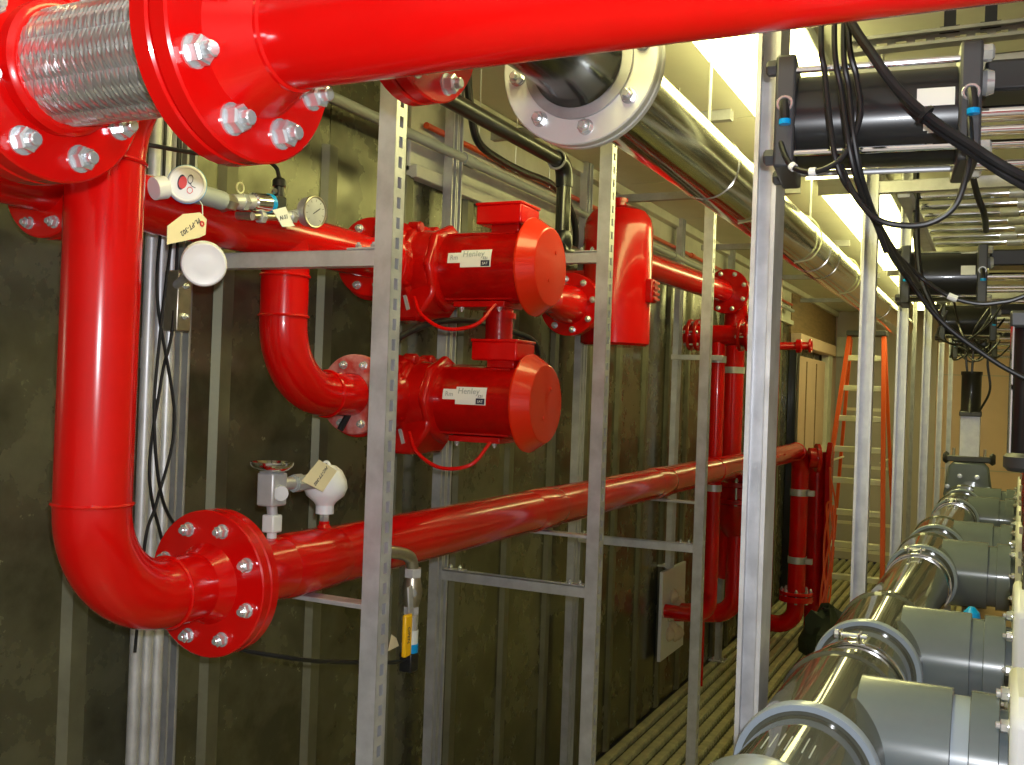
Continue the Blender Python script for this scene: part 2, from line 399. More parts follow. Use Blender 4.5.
for yy, lab in ((3.9, 'ceiling rail crossing behind the stainless pipe nearest the camera'), (5.4, 'ceiling rail crossing above the red tank'),
                (7.35, 'ceiling rail crossing where the second lamp begins'), (9.3, 'fourth ceiling rail down the room'), (11.5, 'farthest ceiling rail near the doorway')):
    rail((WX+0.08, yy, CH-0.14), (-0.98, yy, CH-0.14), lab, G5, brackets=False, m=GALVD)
    t = thing('hanger_rod', 'thin threaded hanger rod holding the ' + lab, 'hanger rod', (-1.2, yy, CH-0.12), 'hanger rods of the ceiling rails')
    obj('rod', MB().cyl((-1.2, yy, CH-0.119), (-1.2, yy, CH-0.012), 0.005, 8), GALV, t)
    obj('nut', MB().lathe((-1.2, yy, CH-0.119), Z, [(0, 0.011), (0.01, 0.011)], 6), BOLT, t)

# ------------------------------------------------------------------ red foreground pipe, braided connector, drop pipe
MY, MZ, PR = 1.03, 2.65, 0.078
MR = 0.0705
t = thing('supply_pipe', 'thick glossy red pipe crossing the top of the view, closest to the camera', 'pipe', (-0.9, MY, MZ))
obj('pipe', MB().lathe((-0.86, MY, MZ), X, [(0, MR), (RX+0.85, MR)], 56), RED, t)
obj('flange_neck', MB().lathe((-0.895, MY, MZ), X, [(0, 0.103), (0.004, 0.101), (0.02, 0.092), (0.045, 0.079), (0.06, MR+0.0005)], 56), RED, t)
weld(t, (-0.838, MY, MZ), X, MR)
flange(t, (-0.923, MY, MZ), X, 0.162, 0.028, 0.04)
bolts(t, (-0.895, MY, MZ), X, 0.125, 8, 25, 0.0185, 0.06, u=Y)
t = thing('flexible_connector', 'braided stainless flexible connector between two red flanges', 'pipe connector', (-1.12, MY, MZ))
bx0, bx1, br = -1.262, -0.952, 0.0835
obj('inner_hose', MB().lathe((bx0, MY, MZ), X, [(0, br-0.006), (bx1-bx0, br-0.006)], 48), DARKST, t)
nS = 18; Lb = bx1-bx0; turns = 1.04
for hand in (1, -1):
    om = hand*2*math.pi*turns/Lb; wd = math.pi/nS*0.95
    for par in (0, 1):                          # neighbouring strips go over and under in turn
        b = MB(); n = 230; vs = []; fs = []
        for i in range(n+1):
            tt = Lb*i/n; q = om*tt
            for j in (-1, 0, 1):
                q2 = q+j*wd; rr = br+hand*(1-2*par)*0.0019*math.tanh(5.0*math.cos(nS*q2/2))
                vs.append((tt, math.cos(q2)*rr, math.sin(q2)*rr))
        for i in range(n):
            for j in (0, 1): fs.append((i*3+j, i*3+j+1, i*3+j+4, i*3+j+3))
        b.add(vs, fs); me = b.mesh('braid_strip', BRAID, 60)
        uv = me.uv_layers.new(name='UVMap')
        for lp in me.loops: uv.data[lp.index].uv = ((lp.vertex_index//3)/n, (lp.vertex_index % 3)*0.5)
        for k in range(par, nS, 2): link('braid_strip', me, t, Matrix.Translation((bx0, MY, MZ)) @ Matrix.Rotation(2*math.pi*k/nS, 4, 'X'))
for xx, ax in ((bx0, X), (bx1, -X)):
    obj('collar', MB().lathe(Vector((xx, MY, MZ)), ax, [(-0.015, 0.098), (0.006, 0.098), (0.012, 0.092), (0.014, 0.0875)], 48), RED, t)
flange(t, (-0.956, MY, MZ), X, 0.162, 0.030, 0.04)
flange(t, (-1.305, MY, MZ), X, 0.166, 0.032, 0.04)
t = thing('elbow_pipe', 'red flanged pipe end at the upper left corner, left of the braided connector', 'pipe', (-1.35, MY, MZ))
flange(t, (-1.345, MY, MZ), X, 0.166, 0.036, 0.04)
bolts(t, (-1.273, MY, MZ), X, 0.131, 8, 20, 0.0185, 0.075, u=Y)
obj('pipe', MB().tube([(-1.34, MY, MZ), (-1.42, MY, MZ)]+arc((-1.42, MY, MZ+0.2), -Z, -X, 0.2, 12)+[(-1.62, MY, CH-0.02)], 0.09, 40), RED, t)

LX, LZ, VY = -1.6, 1.735, 1.415
t = thing('drop_pipe', 'thick red pipe dropping down at left and bending into a bolted flange', 'pipe', (LX, VY, LZ))
er = 0.2; DR = 0.0745
path = [(LX, VY, 2.62), (LX, VY, LZ+er)]+arc((LX, VY+er, LZ+er), -Y, -Z, er, 16)[1:]+[(LX, 1.70, LZ)]
obj('pipe', MB().tube(path, DR, 48), RED, t)
obj('upper_bend', MB().tube(arc((LX+0.225, VY, 2.62), -X, Z, 0.225, 14)+[(-1.3, VY, 2.845), (-0.905, VY, 2.845)], DR, 40), RED, t)
weld(t, (LX, VY, 2.62), Z, DR+0.001); weld(t, (LX, VY, LZ+er+0.01), Z, DR+0.001); weld(t, (LX, VY+er+0.005, LZ), Y, DR+0.001)
flange(t, (-0.915, VY, 2.83), X, 0.158, 0.027, 0.0)
t = thing('crossover_pipe', 'red pipe behind the foreground pipe, only its flange rim showing below it', 'pipe', (-0.94, VY, 2.83))
flange(t, (-0.885, VY, 2.83), X, 0.158, 0.027, 0.0)
bolts(t, (-0.858, VY, 2.83), X, 0.128, 8, 22, 0.0165, 0.058, u=Y)
obj('pipe', MB().lathe((-0.86, VY, 2.845), X, [(0, DR), (RX+0.86, DR)], 40), RED, t)
t = Bdrop = bpy.data.objects['drop_pipe']
obj('flange_neck', MB().lathe((LX, 1.70, LZ), Y, [(0, DR), (0.03, 0.086), (0.042, 0.094)], 48), RED, t)
flange(t, (LX, 1.738, LZ), Y, 0.166, 0.027, 0.0)
bolts(t, (LX, 1.738, LZ), -Y, 0.13, 8, 25, 0.0145, 0.056, u=X)

t = thing('long_pipe', 'long straight red pipe running along the posts from the bolted flange to the far riser', 'pipe', (LX, 1.8, LZ))
flange(t, (LX, 1.766, LZ), Y, 0.166, 0.027, 0.0)
obj('pipe', MB().lathe((LX, 1.79, LZ), Y, [(0, PR), (7.3, PR)], 48), RED, t)
er2 = 0.2
obj('far_elbow', MB().tube([(LX, 9.05, LZ)]+arc((LX, 9.09, LZ-er2), Z, Y, er2, 10)+[(LX, 9.29, 0.42)], PR, 32), RED, t)
for yy in (2.10, 3.58, 5.08):
    obj('wear_pad', MB().lathe((LX, yy-0.11, LZ), Y, [(0, PR+0.0005), (0.02, PR+0.004), (0.2, PR+0.004), (0.22, PR+0.0005)], 40), RED, t)
    cl = thing('pipe_clamp', 'flat steel saddle plate holding up the long red pipe at %s post' % {2.10: 'the nearest', 3.58: 'the tank', 5.08: 'the third'}[yy], 'pipe clamp', (LX, yy, LZ), 'saddles under the long red pipe')
    obj('saddle', MB().box(((LX-0.06+FX-0.026)/2, yy, LZ-PR-0.0105), (FX-0.026-LX+0.06, 0.05, 0.012)), GALV, cl, bevel=0.002)
    obj('saddle_lip', MB().box((LX-0.055, yy, LZ-PR+0.012), (0.008, 0.05, 0.034)), GALV, cl, bevel=0.002)
weld(t, (LX, 6.2, LZ), Y, PR+0.001); weld(t, (LX, 9.05, LZ), Y, PR+0.001)

# ------------------------------------------------------------------ upper pipe, valves with motor actuators
UX, UZ, UR = -1.85, 2.612, 0.069
t = thing('upper_pipe', 'red pipe along the steel wall behind the gauges, leading to the upper motor', 'pipe', (UX, 1.0, UZ))
obj('pipe', MB().lathe((UX, 0.3, UZ), Y, [(0, UR), (2.47, UR)], 40), RED, t)
flange(t, (UX, 1.475, UZ), Y, 0.125, 0.022, 0.03); flange(t, (UX, 1.50, UZ), Y, 0.125, 0.022, 0.03)
bolts(t, (UX, 1.475, UZ), -Y, 0.1, 8, 22, 0.012, 0.047, u=X)
obj('branch', MB().tube([(UX, 2.285, UZ), (UX, 2.285, 2.37)]+arc((UX, 2.285+0.205, 2.37), -Y, -Z, 0.205, 14)[1:]+[(UX, 2.63, 2.165)], UR*0.99, 40), RED, t)
weld(t, (UX, 2.285, 2.385), Z, UR+0.001); weld(t, (UX, 2.285, 2.50), Z, UR+0.001); weld(t, (UX, 2.5, 2.165), Y, UR+0.001)
for zz in (UZ, 2.165):
    flange(t, (UX, 2.64 if zz < 2.4 else 2.70, zz), Y, 0.128, 0.024, 0.02, m=PINKM if zz < 2.4 else RED)
    bolts(t, (UX, 2.64 if zz < 2.4 else 2.70, zz), -Y, 0.1, 8, 22, 0.012, 0.05, u=X)
def motor_valve(z, label):
    t = thing('motorised_valve', label, 'valve', (UX, 2.95, z), 'red motorised valves stacked one above the other')
    ya = 2.665 if z < 2.4 else 2.725
    flange(t, (UX, ya, z), Y, 0.128, 0.022, 0.0, m=REDD)
    obj('valve_body', MB().lathe((UX, ya, z), Y, [(0, 0.09), (0.03, 0.085), (0.07, 0.105), (0.2, 0.115), (0.34, 0.105), (0.40, 0.085), (0.46, 0.09)], 36), REDD, t)
    flange(t, (UX, ya+0.45, z), Y, 0.128, 0.022, 0.0, m=REDD)
    # gear housing: round casting with lugs, adapter, worm cover
    gx, gy = -1.80, 2.93
    gb = obj('gear_housing', MB().lathe((gx-0.10, gy, z), X, [(0, 0.10), (0.03, 0.135), (0.10, 0.145), (0.125, 0.145), (0.135, 0.13), (0.17, 0.125), (0.2, 0.12)], 40), REDD, t, bevel=0.004)
    for kq in range(8):
        q = R(22+45*kq)
        obj('lug', MB().lathe((gx-0.01, gy+0.143*math.cos(q), z+0.143*math.sin(q)), X, [(0, 0.016), (0.006, 0.02), (0.045, 0.02), (0.05, 0.016)], 12), REDD, gb)
    obj('worm_cover', MB().lathe((gx-0.03, gy-0.19, z+0.085), Y, [(0, 0.03), (0.01, 0.042), (0.10, 0.046), (0.12, 0.062), (0.36, 0.062), (0.38, 0.05)], 24), REDD, t)
    obj('gear_cover', MB().lathe((gx-0.02, gy-0.16, z-0.02), Y, [(0, 0.055), (0.012, 0.07), (0.05, 0.075), (0.12, 0.08)], 28), REDD, t)
    obj('boss', MB().lathe((gx+0.03, gy-0.125, z-0.005), Y, [(0, 0.022), (0.006, 0.032), (0.04, 0.036)], 20), REDD, t)
    obj('housing_foot', MB().prism([(-0.12, -0.05), (-0.09, -0.185), (0.06, -0.185), (0.12, -0.10), (0.12, -0.05)], (gx, gy-0.10, z), X, Z, Y*0.2), REDD, t, bevel=0.012)
    obj('name_plate', MB().box((gx+0.02, gy-0.102, z-0.125), (0.012, 0.004, 0.05), Matrix.Rotation(R(-18), 3, 'Y')), GALV, t)
    obj('adapter', MB().lathe((gx+0.09, gy+0.02, z), X, [(0, 0.145), (0.01, 0.15), (0.022, 0.15), (0.03, 0.142), (0.035, 0.126)], 8), REDD, t, bevel=0.006)
    my = 2.965
    mo = obj('motor_body', MB().lathe((gx+0.10, my, z), X, [(-0.06, 0.118), (-0.05, 0.122), (0.32, 0.122), (0.33, 0.126)], 48), REDD, t)
    for dz in (0.1215,):
        obj('body_seam', MB().box((gx+0.24, my-0.06, z+0.1075), (0.27, 0.006, 0.006)), REDD, mo)
        obj('body_seam', MB().box((gx+0.24, my-0.06, z-0.1075), (0.27, 0.006, 0.006)), REDD, mo)
    cx = gx+0.418
    cp = obj('end_cap', MB().lathe((cx, my, z), X, [(0, 0.12), (0.0, 0.156), (0.004, 0.161), (0.010, 0.161), (0.060, 0.128), (0.062, 0.124), (0.064, 0.03)], 48), ORED, t, angle=25)
    for dy, dz in ((0.03, 0.05), (-0.02, -0.045)): obj('cap_screw', MB().lathe((cx+0.063, my+dy, z+dz), X, [(0, 0.007), (0.004, 0.006)], 10), ORED, cp)
    # terminal box with lid and neck
    tb = obj('terminal_box', MB().box((gx+0.325, my-0.015, z+0.166), (0.165, 0.14, 0.062)), RED, t, bevel=0.006)
    obj('box_lid', MB().box((gx+0.325, my-0.015, z+0.2), (0.17, 0.145, 0.01)), RED, tb, bevel=0.003)
    obj('neck', MB().box((gx+0.33, my, z+0.126), (0.1, 0.09, 0.03)), RED, t, bevel=0.004)
    obj('motor_foot', MB().box((gx+0.255, my, z-0.125), (0.19, 0.14, 0.02)), REDD, t, bevel=0.003)
    for sx in (-0.07, 0.07): link('bolt', bolt_mesh(0.008, 0.01, False), t, Matrix.Translation((gx+0.255+sx, my-0.055, z-0.135)) @ Matrix.Rotation(math.pi, 4, 'X'))
    # flexible lead looping under the motor
    obj('flexible_lead', MB().tube(curve([(gx+0.06, gy-0.12, z-0.11), (gx+0.11, gy-0.15, z-0.17), (gx+0.2, gy-0.15, z-0.215), (gx+0.3, gy-0.13, z-0.2), (gx+0.335, gy-0.07, z-0.13)]), 0.0062, 8), RED, t)
    # paper labels wrapped on the barrel
    def patch(x0, x1, q0, q1, r):
        b = MB(); vs = []; fs = []; n = 6
        for i in range(n+1):
            q = R(q0+(q1-q0)*i/n)
            for xx in (x0, x1): vs.append((xx, my-r*math.cos(q), z+r*math.sin(q)))
        for i in range(n): fs.append((2*i, 2*i+1, 2*i+3, 2*i+2))
        return b.add(vs, fs)
    lb = obj('paper_label', patch(-1.59, -1.478, -5, 22, 0.1228), PAPER, t, label='white paper label with faint writing')
    obj('paper_label', patch(-1.638, -1.588, 2, 18, 0.1226), PAPER, t, label='small white paper tab')
    obj('stamp', patch(-1.514, -1.482, -4, 5, 0.1232), INK, lb)
    for s, xx, q, sz, mm in (('Henley', -1.542, 15, 0.028, GREYINK), ('321', -1.498, 8, 0.013, INK), ('Rm', -1.613, 10, 0.022, GREYINK), ('SAT', -1.498, 0.2, 0.012, PAPER)):
        q = R(q); nrm = Vector((0, -math.cos(q), math.sin(q)))
        p = Vector((xx, my, z))+nrm*0.1243
        link('lettering', text_mesh(s, sz, mm), lb, basis(p, X, nrm))
    return t
motor_valve(2.60, 'upper red motorised valve, motor barrel with orange-red end cap')
motor_valve(2.155, 'lower red motorised valve, motor barrel hanging below the other one')
t = thing('vertical_duct', 'short red riser block joining the upper valve to the box beneath it', 'pipe fitting', (-1.62, 3.16, 2.4))
obj('block', MB().lathe((-1.62, 3.2, 2.30), Z, [(0, 0.05), (0.19, 0.05)], 24), REDD, t); obj('rim', MB().lathe((-1.62, 3.2, 2.45), Z, [(0, 0.06), (0.02, 0.06)], 24), REDD, t)

t = thing('outlet_pipe', 'red pipe with bolted flange pair between the upper motorised valve and the tank', 'pipe', (UX, 3.2, UZ))
obj('pipe', MB().lathe((UX, 3.19, UZ), Y, [(0, UR*0.9), (1.22, UR*0.9)], 32), RED, t)
obj('reducer', MB().lathe((UX, 4.16, UZ), Y, [(0, UR*0.9), (0.12, 0.09), (0.22, 0.095)], 32), RED, t)
flange(t, (UX, 4.38, UZ), Y, 0.15, 0.024, 0.0)
bolts(t, (UX, 4.38, UZ), -Y, 0.122, 8, 10, 0.0135, 0.055, u=X)
t = thing('outlet_pipe', 'red lower pipe behind the lower motor ending in a capped sensor', 'pipe', (UX, 3.15, 2.155))
obj('pipe', MB().lathe((UX, 3.13, 2.155), Y, [(0, UR*0.9), (0.3, UR*0.9), (0.3, UR)], 32), RED, t)
obj('end_plate', MB().lathe((UX, 3.43, 2.155), Y, [(0, 0.1), (0.03, 0.1)], 32), RED, t)
t = thing('sensor_box', 'small cream and black sensor box peeking out right of the lower motor cap', 'sensor', (-1.72, 3.95, 2.17))
obj('case', MB().box((-1.78, 3.95, 2.165), (0.09, 0.05, 0.15)), FOAM, t, bevel=0.006)
obj('window', MB().lathe((-1.76, 3.925, 2.165), -Y, [(0, 0.04), (0.02, 0.04)], 24), BLACK, t)
obj('bracket', MB().box((-1.97, 3.95, 2.165), (0.30, 0.02, 0.03)), GALV, t)

t = thing('tank', 'upright red tank with rounded shoulders behind the second slotted post', 'tank', (-1.79, 4.86, 2.44))
obj('shell', MB().lathe((-1.79, 4.86, 2.44), Z, [(0, 0.16), (0.012, 0.178), (0.60, 0.178), (0.65, 0.168), (0.69, 0.14), (0.715, 0.08), (0.72, 0.03)], 40), RED, t)
obj('nozzle', MB().lathe((-1.79, 4.86, 3.15), Z, [(0, 0.035), (0.03, 0.035), (0.03, 0.045), (0.05, 0.045)], 20), RED, t)
obj('inlet_flange', MB().lathe((-1.85, 4.405, UZ), Y, [(0, 0.15), (0.024, 0.15), (0.026, 0.1), (0.33, 0.1)], 40), RED, t)
obj('side_boss', MB().box((-1.605, 4.86, 2.72), (0.05, 0.09, 0.12)), REDD, t, bevel=0.01)
for kk in range(4): obj('boss_rib', MB().box((-1.577, 4.86, 2.68+kk*0.027), (0.012, 0.08, 0.012)), REDD, t)
for kk in (-1, 1): obj('bracket', MB().box((-1.93, 4.86+kk*0.1, 2.8), (0.22, 0.03, 0.04)), REDD, t)

# ------------------------------------------------------------------ instruments on the upper pipe
def hexf(b, c, axis, r, Lh): return b.lathe(c, axis, [(0, r*0.94), (0.002, r), (Lh-0.002, r), (Lh, r*0.94)], 6)
face = Vector((0.62, -0.72, -0.12)).normalized()
t = thing('pressure_transmitter', 'white round transmitter head with printed face in front of the upper red pipe', 'transmitter', (-1.72, 1.74, 2.62))
c = Vector((-1.70, 1.737, 2.645))
obj('housing', MB().lathe(c-face*0.07, face, [(0, 0.03), (0.008, 0.037), (0.045, 0.039), (0.05, 0.043), (0.072, 0.0435), (0.078, 0.04)], 40), WHITE, t)
cv = obj('cover_rim', ring(c+face*0.006, face, 0.038, 0.0035, 40, 8), WHITE, t)
obj('blue_line', ring(c+face*0.0, face, 0.0438, 0.0008, 40, 6), BLUE, t)
Mf = basis(c+face*0.0088, Y, face)
logo = MB().lathe((0, 0, 0), Z, [(0, 0.013), (0.0005, 0.013)], 24); o = obj('printed_disc', logo, REDINK, t); o.matrix_basis = Mf @ Matrix.Translation((-0.009, 0.002, 0)) @ Matrix.Diagonal((0.7, 1.1, 1, 1))
o = obj('printed_disc', MB().lathe((0, 0, 0), Z, [(0, 0.016), (0.0003, 0.016)], 24), INK, t); o.matrix_basis = Mf @ Matrix.Translation((-0.012, 0.002, 0)) @ Matrix.Diagonal((0.55, 1.1, 1, 1))
o = obj('printed_loop', ring((0, 0, 0), Z, 0.007, 0.0009, 20, 5), INK, t); o.matrix_basis = Mf @ Matrix.Translation((0.006, 0.013, 0.0006)) @ Matrix.Diagonal((0.8, 1.4, 1, 1))
o = obj('printed_stroke', MB().tube([(0.004, 0.005, 0), (0.012, -0.002, 0), (0.02, -0.004, 0)], 0.001, 5), INK, t); o.matrix_basis = Mf
o = obj('printed_loop', ring((0, 0, 0), Z, 0.006, 0.0008, 20, 5), REDINK, t); o.matrix_basis = Mf @ Matrix.Translation((0.009, -0.012, 0.0006)) @ Matrix.Diagonal((1, 1.2, 1, 1))
obj('rear_boss', MB().cyl((-1.735, 1.705, 2.634), (-1.742, 1.678, 2.626), 0.026, 24), WHITE, t)
obj('neck', MB().cyl((-1.735, 1.745, 2.642), (-1.735, 1.892, 2.638), 0.0235, 24), GREYP, t)
obj('knurled_collar', MB().cyl((-1.735, 1.80, 2.641), (-1.735, 1.815, 2.641), 0.026, 24), GREYP, t)
b = MB(); hexf(b, (-1.735, 1.892, 2.638), Y, 0.021, 0.04); obj('hex_fitting', b, BRASS, t)
obj('tee_body', MB().cyl((-1.735, 1.93, 2.642), (-1.735, 2.0, 2.655), 0.019, 20), GALV, t)
b = MB(); hexf(b, (-1.735, 1.958, 2.648), Y, 0.023, 0.018); obj('hex_fitting', b, BOLT, t)
obj('ring_seal', ring((-1.735, 1.955, 2.682), X, 0.013, 0.0022, 24, 6), CLEARTUBE, t)
obj('pipe_nipple', MB().cyl((-1.735, 1.945, 2.645), (-1.80, 1.945, 2.63), 0.014, 14), BRASS, t)
t = thing('pressure_switch', 'steel pressure sensor with blue ring and black plug above the upper red pipe', 'sensor', (-1.735, 2.05, 2.65))
obj('barrel', MB().lathe((-1.735, 2.0, 2.655), Vector((0, 1, 0.12)), [(0, 0.019), (0.004, 0.024), (0.058, 0.024), (0.06, 0.022)], 28), CHROME, t)
obj('blue_ring', MB().lathe((-1.735, 2.058, 2.662), Vector((0, 1, 0.12)), [(0, 0.0225), (0.003, 0.025), (0.015, 0.025), (0.018, 0.0215)], 28), BLUE, t)
obj('plug', MB().box((-1.735, 2.096, 2.668), (0.036, 0.045, 0.04)), RUB, t, bevel=0.005)
obj('plug_neck', MB().lathe((-1.735, 2.105, 2.685), Z, [(0, 0.015), (0.03, 0.013), (0.03, 0.018), (0.046, 0.018), (0.052, 0.012)], 18), RUB, t)
obj('screw', MB().lathe((-1.725, 2.075, 2.695), Vector((0.5, -0.5, 0.5)), [(0, 0.008), (0.006, 0.007)], 12), BRASS, t)
o = obj('sensor_cable', MB().tube(curve([(-1.735, 2.105, 2.735), (-1.738, 2.09, 2.765), (-1.74, 2.03, 2.776), (-1.745, 1.95, 2.76), (-1.76, 1.85, 2.745), (-1.79, 1.75, 2.74), (-1.86, 1.66, 2.75), (-1.93, 1.62, 2.80), (-1.97, 1.61, 3.1)]), 0.0055, 8), RUB)
tag(o, 'black cable arching from the sensor plug to the left under the big flange', 'cable')
t = thing('pressure_gauge', 'small round steel pressure gauge at the right end of the instrument row', 'gauge', (-1.72, 2.22, 2.64))
gf = Vector((0.99, -0.12, -0.08)).normalized(); c = Vector((-1.715, 2.229, 2.668))
obj('case', MB().lathe(c-gf*0.03, gf, [(0, 0.03), (0.006, 0.04), (0.026, 0.0425), (0.03, 0.0445), (0.036, 0.0445), (0.037, 0.039)], 40), GALV, t)
obj('bezel', ring(c+gf*0.006, gf, 0.0415, 0.0035, 40, 8), BRASS, t)
dl_ = obj('dial', MB().lathe(c+gf*0.005, gf, [(0, 0.039), (0.0015, 0.039)], 36), DIAL, t)
o = obj('needle', MB().tube([(-0.008, -0.006, 0), (0.016, 0.012, 0)], 0.0012, 5), INK, dl_); o.matrix_basis = basis(c+gf*0.0085, Y, gf)
for kk in range(9):
    q = R(225-33.7*kk); o = obj('tick', MB().box((0.031*math.cos(q), 0.031*math.sin(q), 0), (0.006, 0.0012, 0.0005), Matrix.Rotation(q, 3, 'Z')), INK, dl_); o.matrix_basis = basis(c+gf*0.007, Y, gf)
obj('stem', MB().cyl(c-gf*0.03, (-1.74, 2.115, 2.635), 0.012, 14), GALV, t)
b = MB(); hexf(b, (-1.74, 2.16, 2.645), Y, 0.017, 0.02); obj('hex_fitting', b, BOLT, t)
obj('nipple', MB().cyl((-1.74, 2.13, 2.638), (-1.74, 2.01, 2.620), 0.0105, 14), BRASS, t)
b = MB(); hexf(b, (-1.74, 2.035, 2.624), Y, 0.0175, 0.018); obj('hex_fitting', b, GALV, t)
obj('pipe_nipple', MB().cyl((-1.74, 2.01, 2.620), (-1.795, 2.0, 2.622), 0.011, 12), BRASS, t)
def card(name, label, pts, n, m, writing, size, ang, cat='tag', eye=None):
    """thin card from four or more 3D corner points, thickness along n"""
    t = thing(name, label, cat, pts[0]); P = [Vector(p) for p in pts]; nv = Vector(n).normalized(); k = len(P)
    b = MB(); b.add(P+[p-nv*0.0012 for p in P], [tuple(range(k)), tuple(reversed(range(k, 2*k)))]+[(i, (i+1) % k, k+(i+1) % k, k+i) for i in range(k)])
    obj('card', b, m, t)
    if writing:
        c = sum(P, Vector())/k
        u = (P[1]-P[0]).normalized()
        M = basis(c+nv*0.0008, u, nv) @ Matrix.Rotation(R(ang), 4, 'Z')
        link('lettering', text_mesh(writing, size, INK), t, M)
    if eye is not None:
        obj('eyelet', ring(Vector(eye)+nv*0.0006, nv, 0.005, 0.0022, 18, 6), REDINK, t)
    return t
cn = Vector((1, 0, 0))
t = card('paper_tag', 'manila tag with handwriting hanging below the white transmitter', [(-1.655, 1.638, 2.531), (-1.655, 1.683, 2.565), (-1.655, 1.735, 2.578), (-1.655, 1.757, 2.566), (-1.655, 1.755, 2.53), (-1.655, 1.735, 2.52), (-1.655, 1.638, 2.490)], cn, MANILA, 'PL-PT-302', 0.0165, 180, eye=(-1.655, 1.742, 2.553))
obj('string', MB().tube([(-1.655, 1.745, 2.556), (-1.67, 1.757, 2.60), (-1.69, 1.765, 2.615)], 0.0012, 5), PAPER, t)
t = card('paper_tag', 'small white tag with dark writing hanging beside the pressure gauge', [(-1.655, 1.986, 2.628), (-1.655, 2.036, 2.645), (-1.655, 2.075, 2.602), (-1.655, 2.027, 2.592)], cn, PAPER, 'N-S1', 0.016, 0)
obj('string', MB().tube([(-1.655, 1.99, 2.628), (-1.70, 2.0, 2.638), (-1.735, 2.01, 2.645)], 0.0011, 5), PAPER, t)
t = thing('dial_cover', 'blank white round cover below the manila tag, in front of the wall post', 'cover', (-1.6, 1.695, 2.45))
cf = Vector((0.66, -0.68, -0.2)).normalized(); c = Vector((-1.6, 1.695, 2.453))
obj('cap', MB().lathe(c-cf*0.03, cf, [(0, 0.047), (0.004, 0.05), (0.034, 0.05), (0.0395, 0.0475), (0.0405, 0.044), (0.0400, 0.042), (0.0408, 0.02), (0.041, 0.004)], 48), WHITE, t)
obj('arm', MB().cyl(c-cf*0.03, (-1.93, 1.95, 2.44), 0.011, 14), GALV, t)
obj('wall_bracket', MB().box((-1.96, 1.985, 2.40), (0.05, 0.05, 0.16)), BRASS, t, bevel=0.004)
for kk in range(2): link('bolt', bolt_mesh(0.008, 0.01, False), t, basis((-1.934, 1.985, 2.36+0.08*kk), Y, X))
# black wires hanging in front of the wall post
for lab, pts in (('thin black wire hanging at left of the wall post', [(-1.93, 1.93, 3.1), (-1.93, 1.935, 2.69), (-1.93, 1.90, 2.32), (-1.93, 1.89, 2.09), (-1.93, 1.93, 1.88), (-1.935, 2.03, 1.755), (-1.95, 2.13, 1.62)]),
                 ('thin black wire crossing over the other wire at the wall post', [(-1.94, 1.90, 3.1), (-1.94, 1.90, 2.65), (-1.94, 1.895, 2.40), (-1.94, 1.97, 2.09), (-1.94, 1.92, 1.88), (-1.94, 1.885, 1.78), (-1.945, 1.87, 1.5)]),
                 ('third thin black wire running straight down the wall post', [(-1.95, 1.96, 3.1), (-1.95, 1.965, 2.4), (-1.95, 1.93, 2.2), (-1.95, 1.90, 1.95), (-1.95, 1.96, 1.75)])):
    tag(obj('black_wire', MB().tube(curve(pts), 0.0042, 6), RUB), lab, 'cable', 'black wires at the wall post')
G6 = 'shiny conduits along the wall post'
for kk, (yy, lab) in enumerate(((1.955, 'shiny steel conduit leftmost of three beside the wall post'), (1.992, 'shiny steel conduit middle of three beside the wall post'), (2.029, 'shiny steel conduit nearest the wall post'))):
    t = thing('steel_conduit', lab, 'conduit', (-2.03, yy, 0.1), G6)
    obj('tube', MB().cyl((-2.03, yy, 0.004), (-2.03, yy, 3.0), 0.0165, 20), GALV, t)
    obj('coupling', MB().cyl((-2.03, yy, 2.22+0.06*kk), (-2.03, yy, 2.30+0.06*kk), 0.018, 20), GALV, t)

# ------------------------------------------------------------------ instruments on the long pipe
t = thing('temperature_transmitter', 'white round temperature head with yellow tag on the long red pipe', 'transmitter', (-1.6, 2.175, 1.82))
obj('boss', MB().lathe((-1.6, 2.175, 1.812), Z, [(0, 0.022), (0.012, 0.014), (0.02, 0.014)], 18), RED, t)
b = MB(); hexf(b, (-1.6, 2.175, 1.832), Z, 0.013, 0.022); obj('hex_fitting', b, BOLT, t)
obj('head', MB().lathe((-1.6, 2.175, 1.852), Z, [(0, 0.024), (0.022, 0.024), (0.03, 0.029), (0.048, 0.050), (0.068, 0.058), (0.09, 0.055), (0.115, 0.042), (0.127, 0.026), (0.13, 0.01)], 32), WHITE, t)
obj('cap_loop', ring((-1.6, 2.175, 1.978), Y, 0.011, 0.004, 20, 6), WHITE, t)
obj('cable_gland', MB().cyl((-1.6, 2.14, 1.94), (-1.6, 2.035, 1.941), 0.0195, 20), GREYP, t)
obj('gland_nut', MB().lathe((-1.6, 2.07, 1.941), -Y, [(0, 0.023), (0.03, 0.023)], 8), GREYP, t)
n_ = Vector((1, 0, 0))
card('paper_tag', 'manila tag with upside-down handwriting wrapped on the white temperature head', [(-1.536, 2.078, 1.922), (-1.536, 2.135, 1.972), (-1.536, 2.058, 2.004), (-1.536, 1.99, 1.955)], n_, MANILA, 'PIC-TT-302', 0.0135, 180)
t = thing('sight_valve', 'grey square fitting with a round dished top beside the white temperature head', 'valve', (-1.6, 1.955, 1.83))
obj('socket', MB().box((-1.6, 1.962, 1.848), (0.036, 0.036, 0.044)), WHITEM, t, bevel=0.004)
obj('stem', MB().cyl((-1.6, 1.962, 1.87), (-1.6, 1.958, 1.893), 0.013, 14), GALV, t)
bd = obj('body', MB().box((-1.6, 1.957, 1.933), (0.05, 0.056, 0.082)), GALV, t, bevel=0.005)
obj('hub', MB().lathe((-1.575, 1.957, 1.925), Vector((0.8, -0.6, 0)), [(0, 0.02), (0.012, 0.018)], 20), GALV, bd)
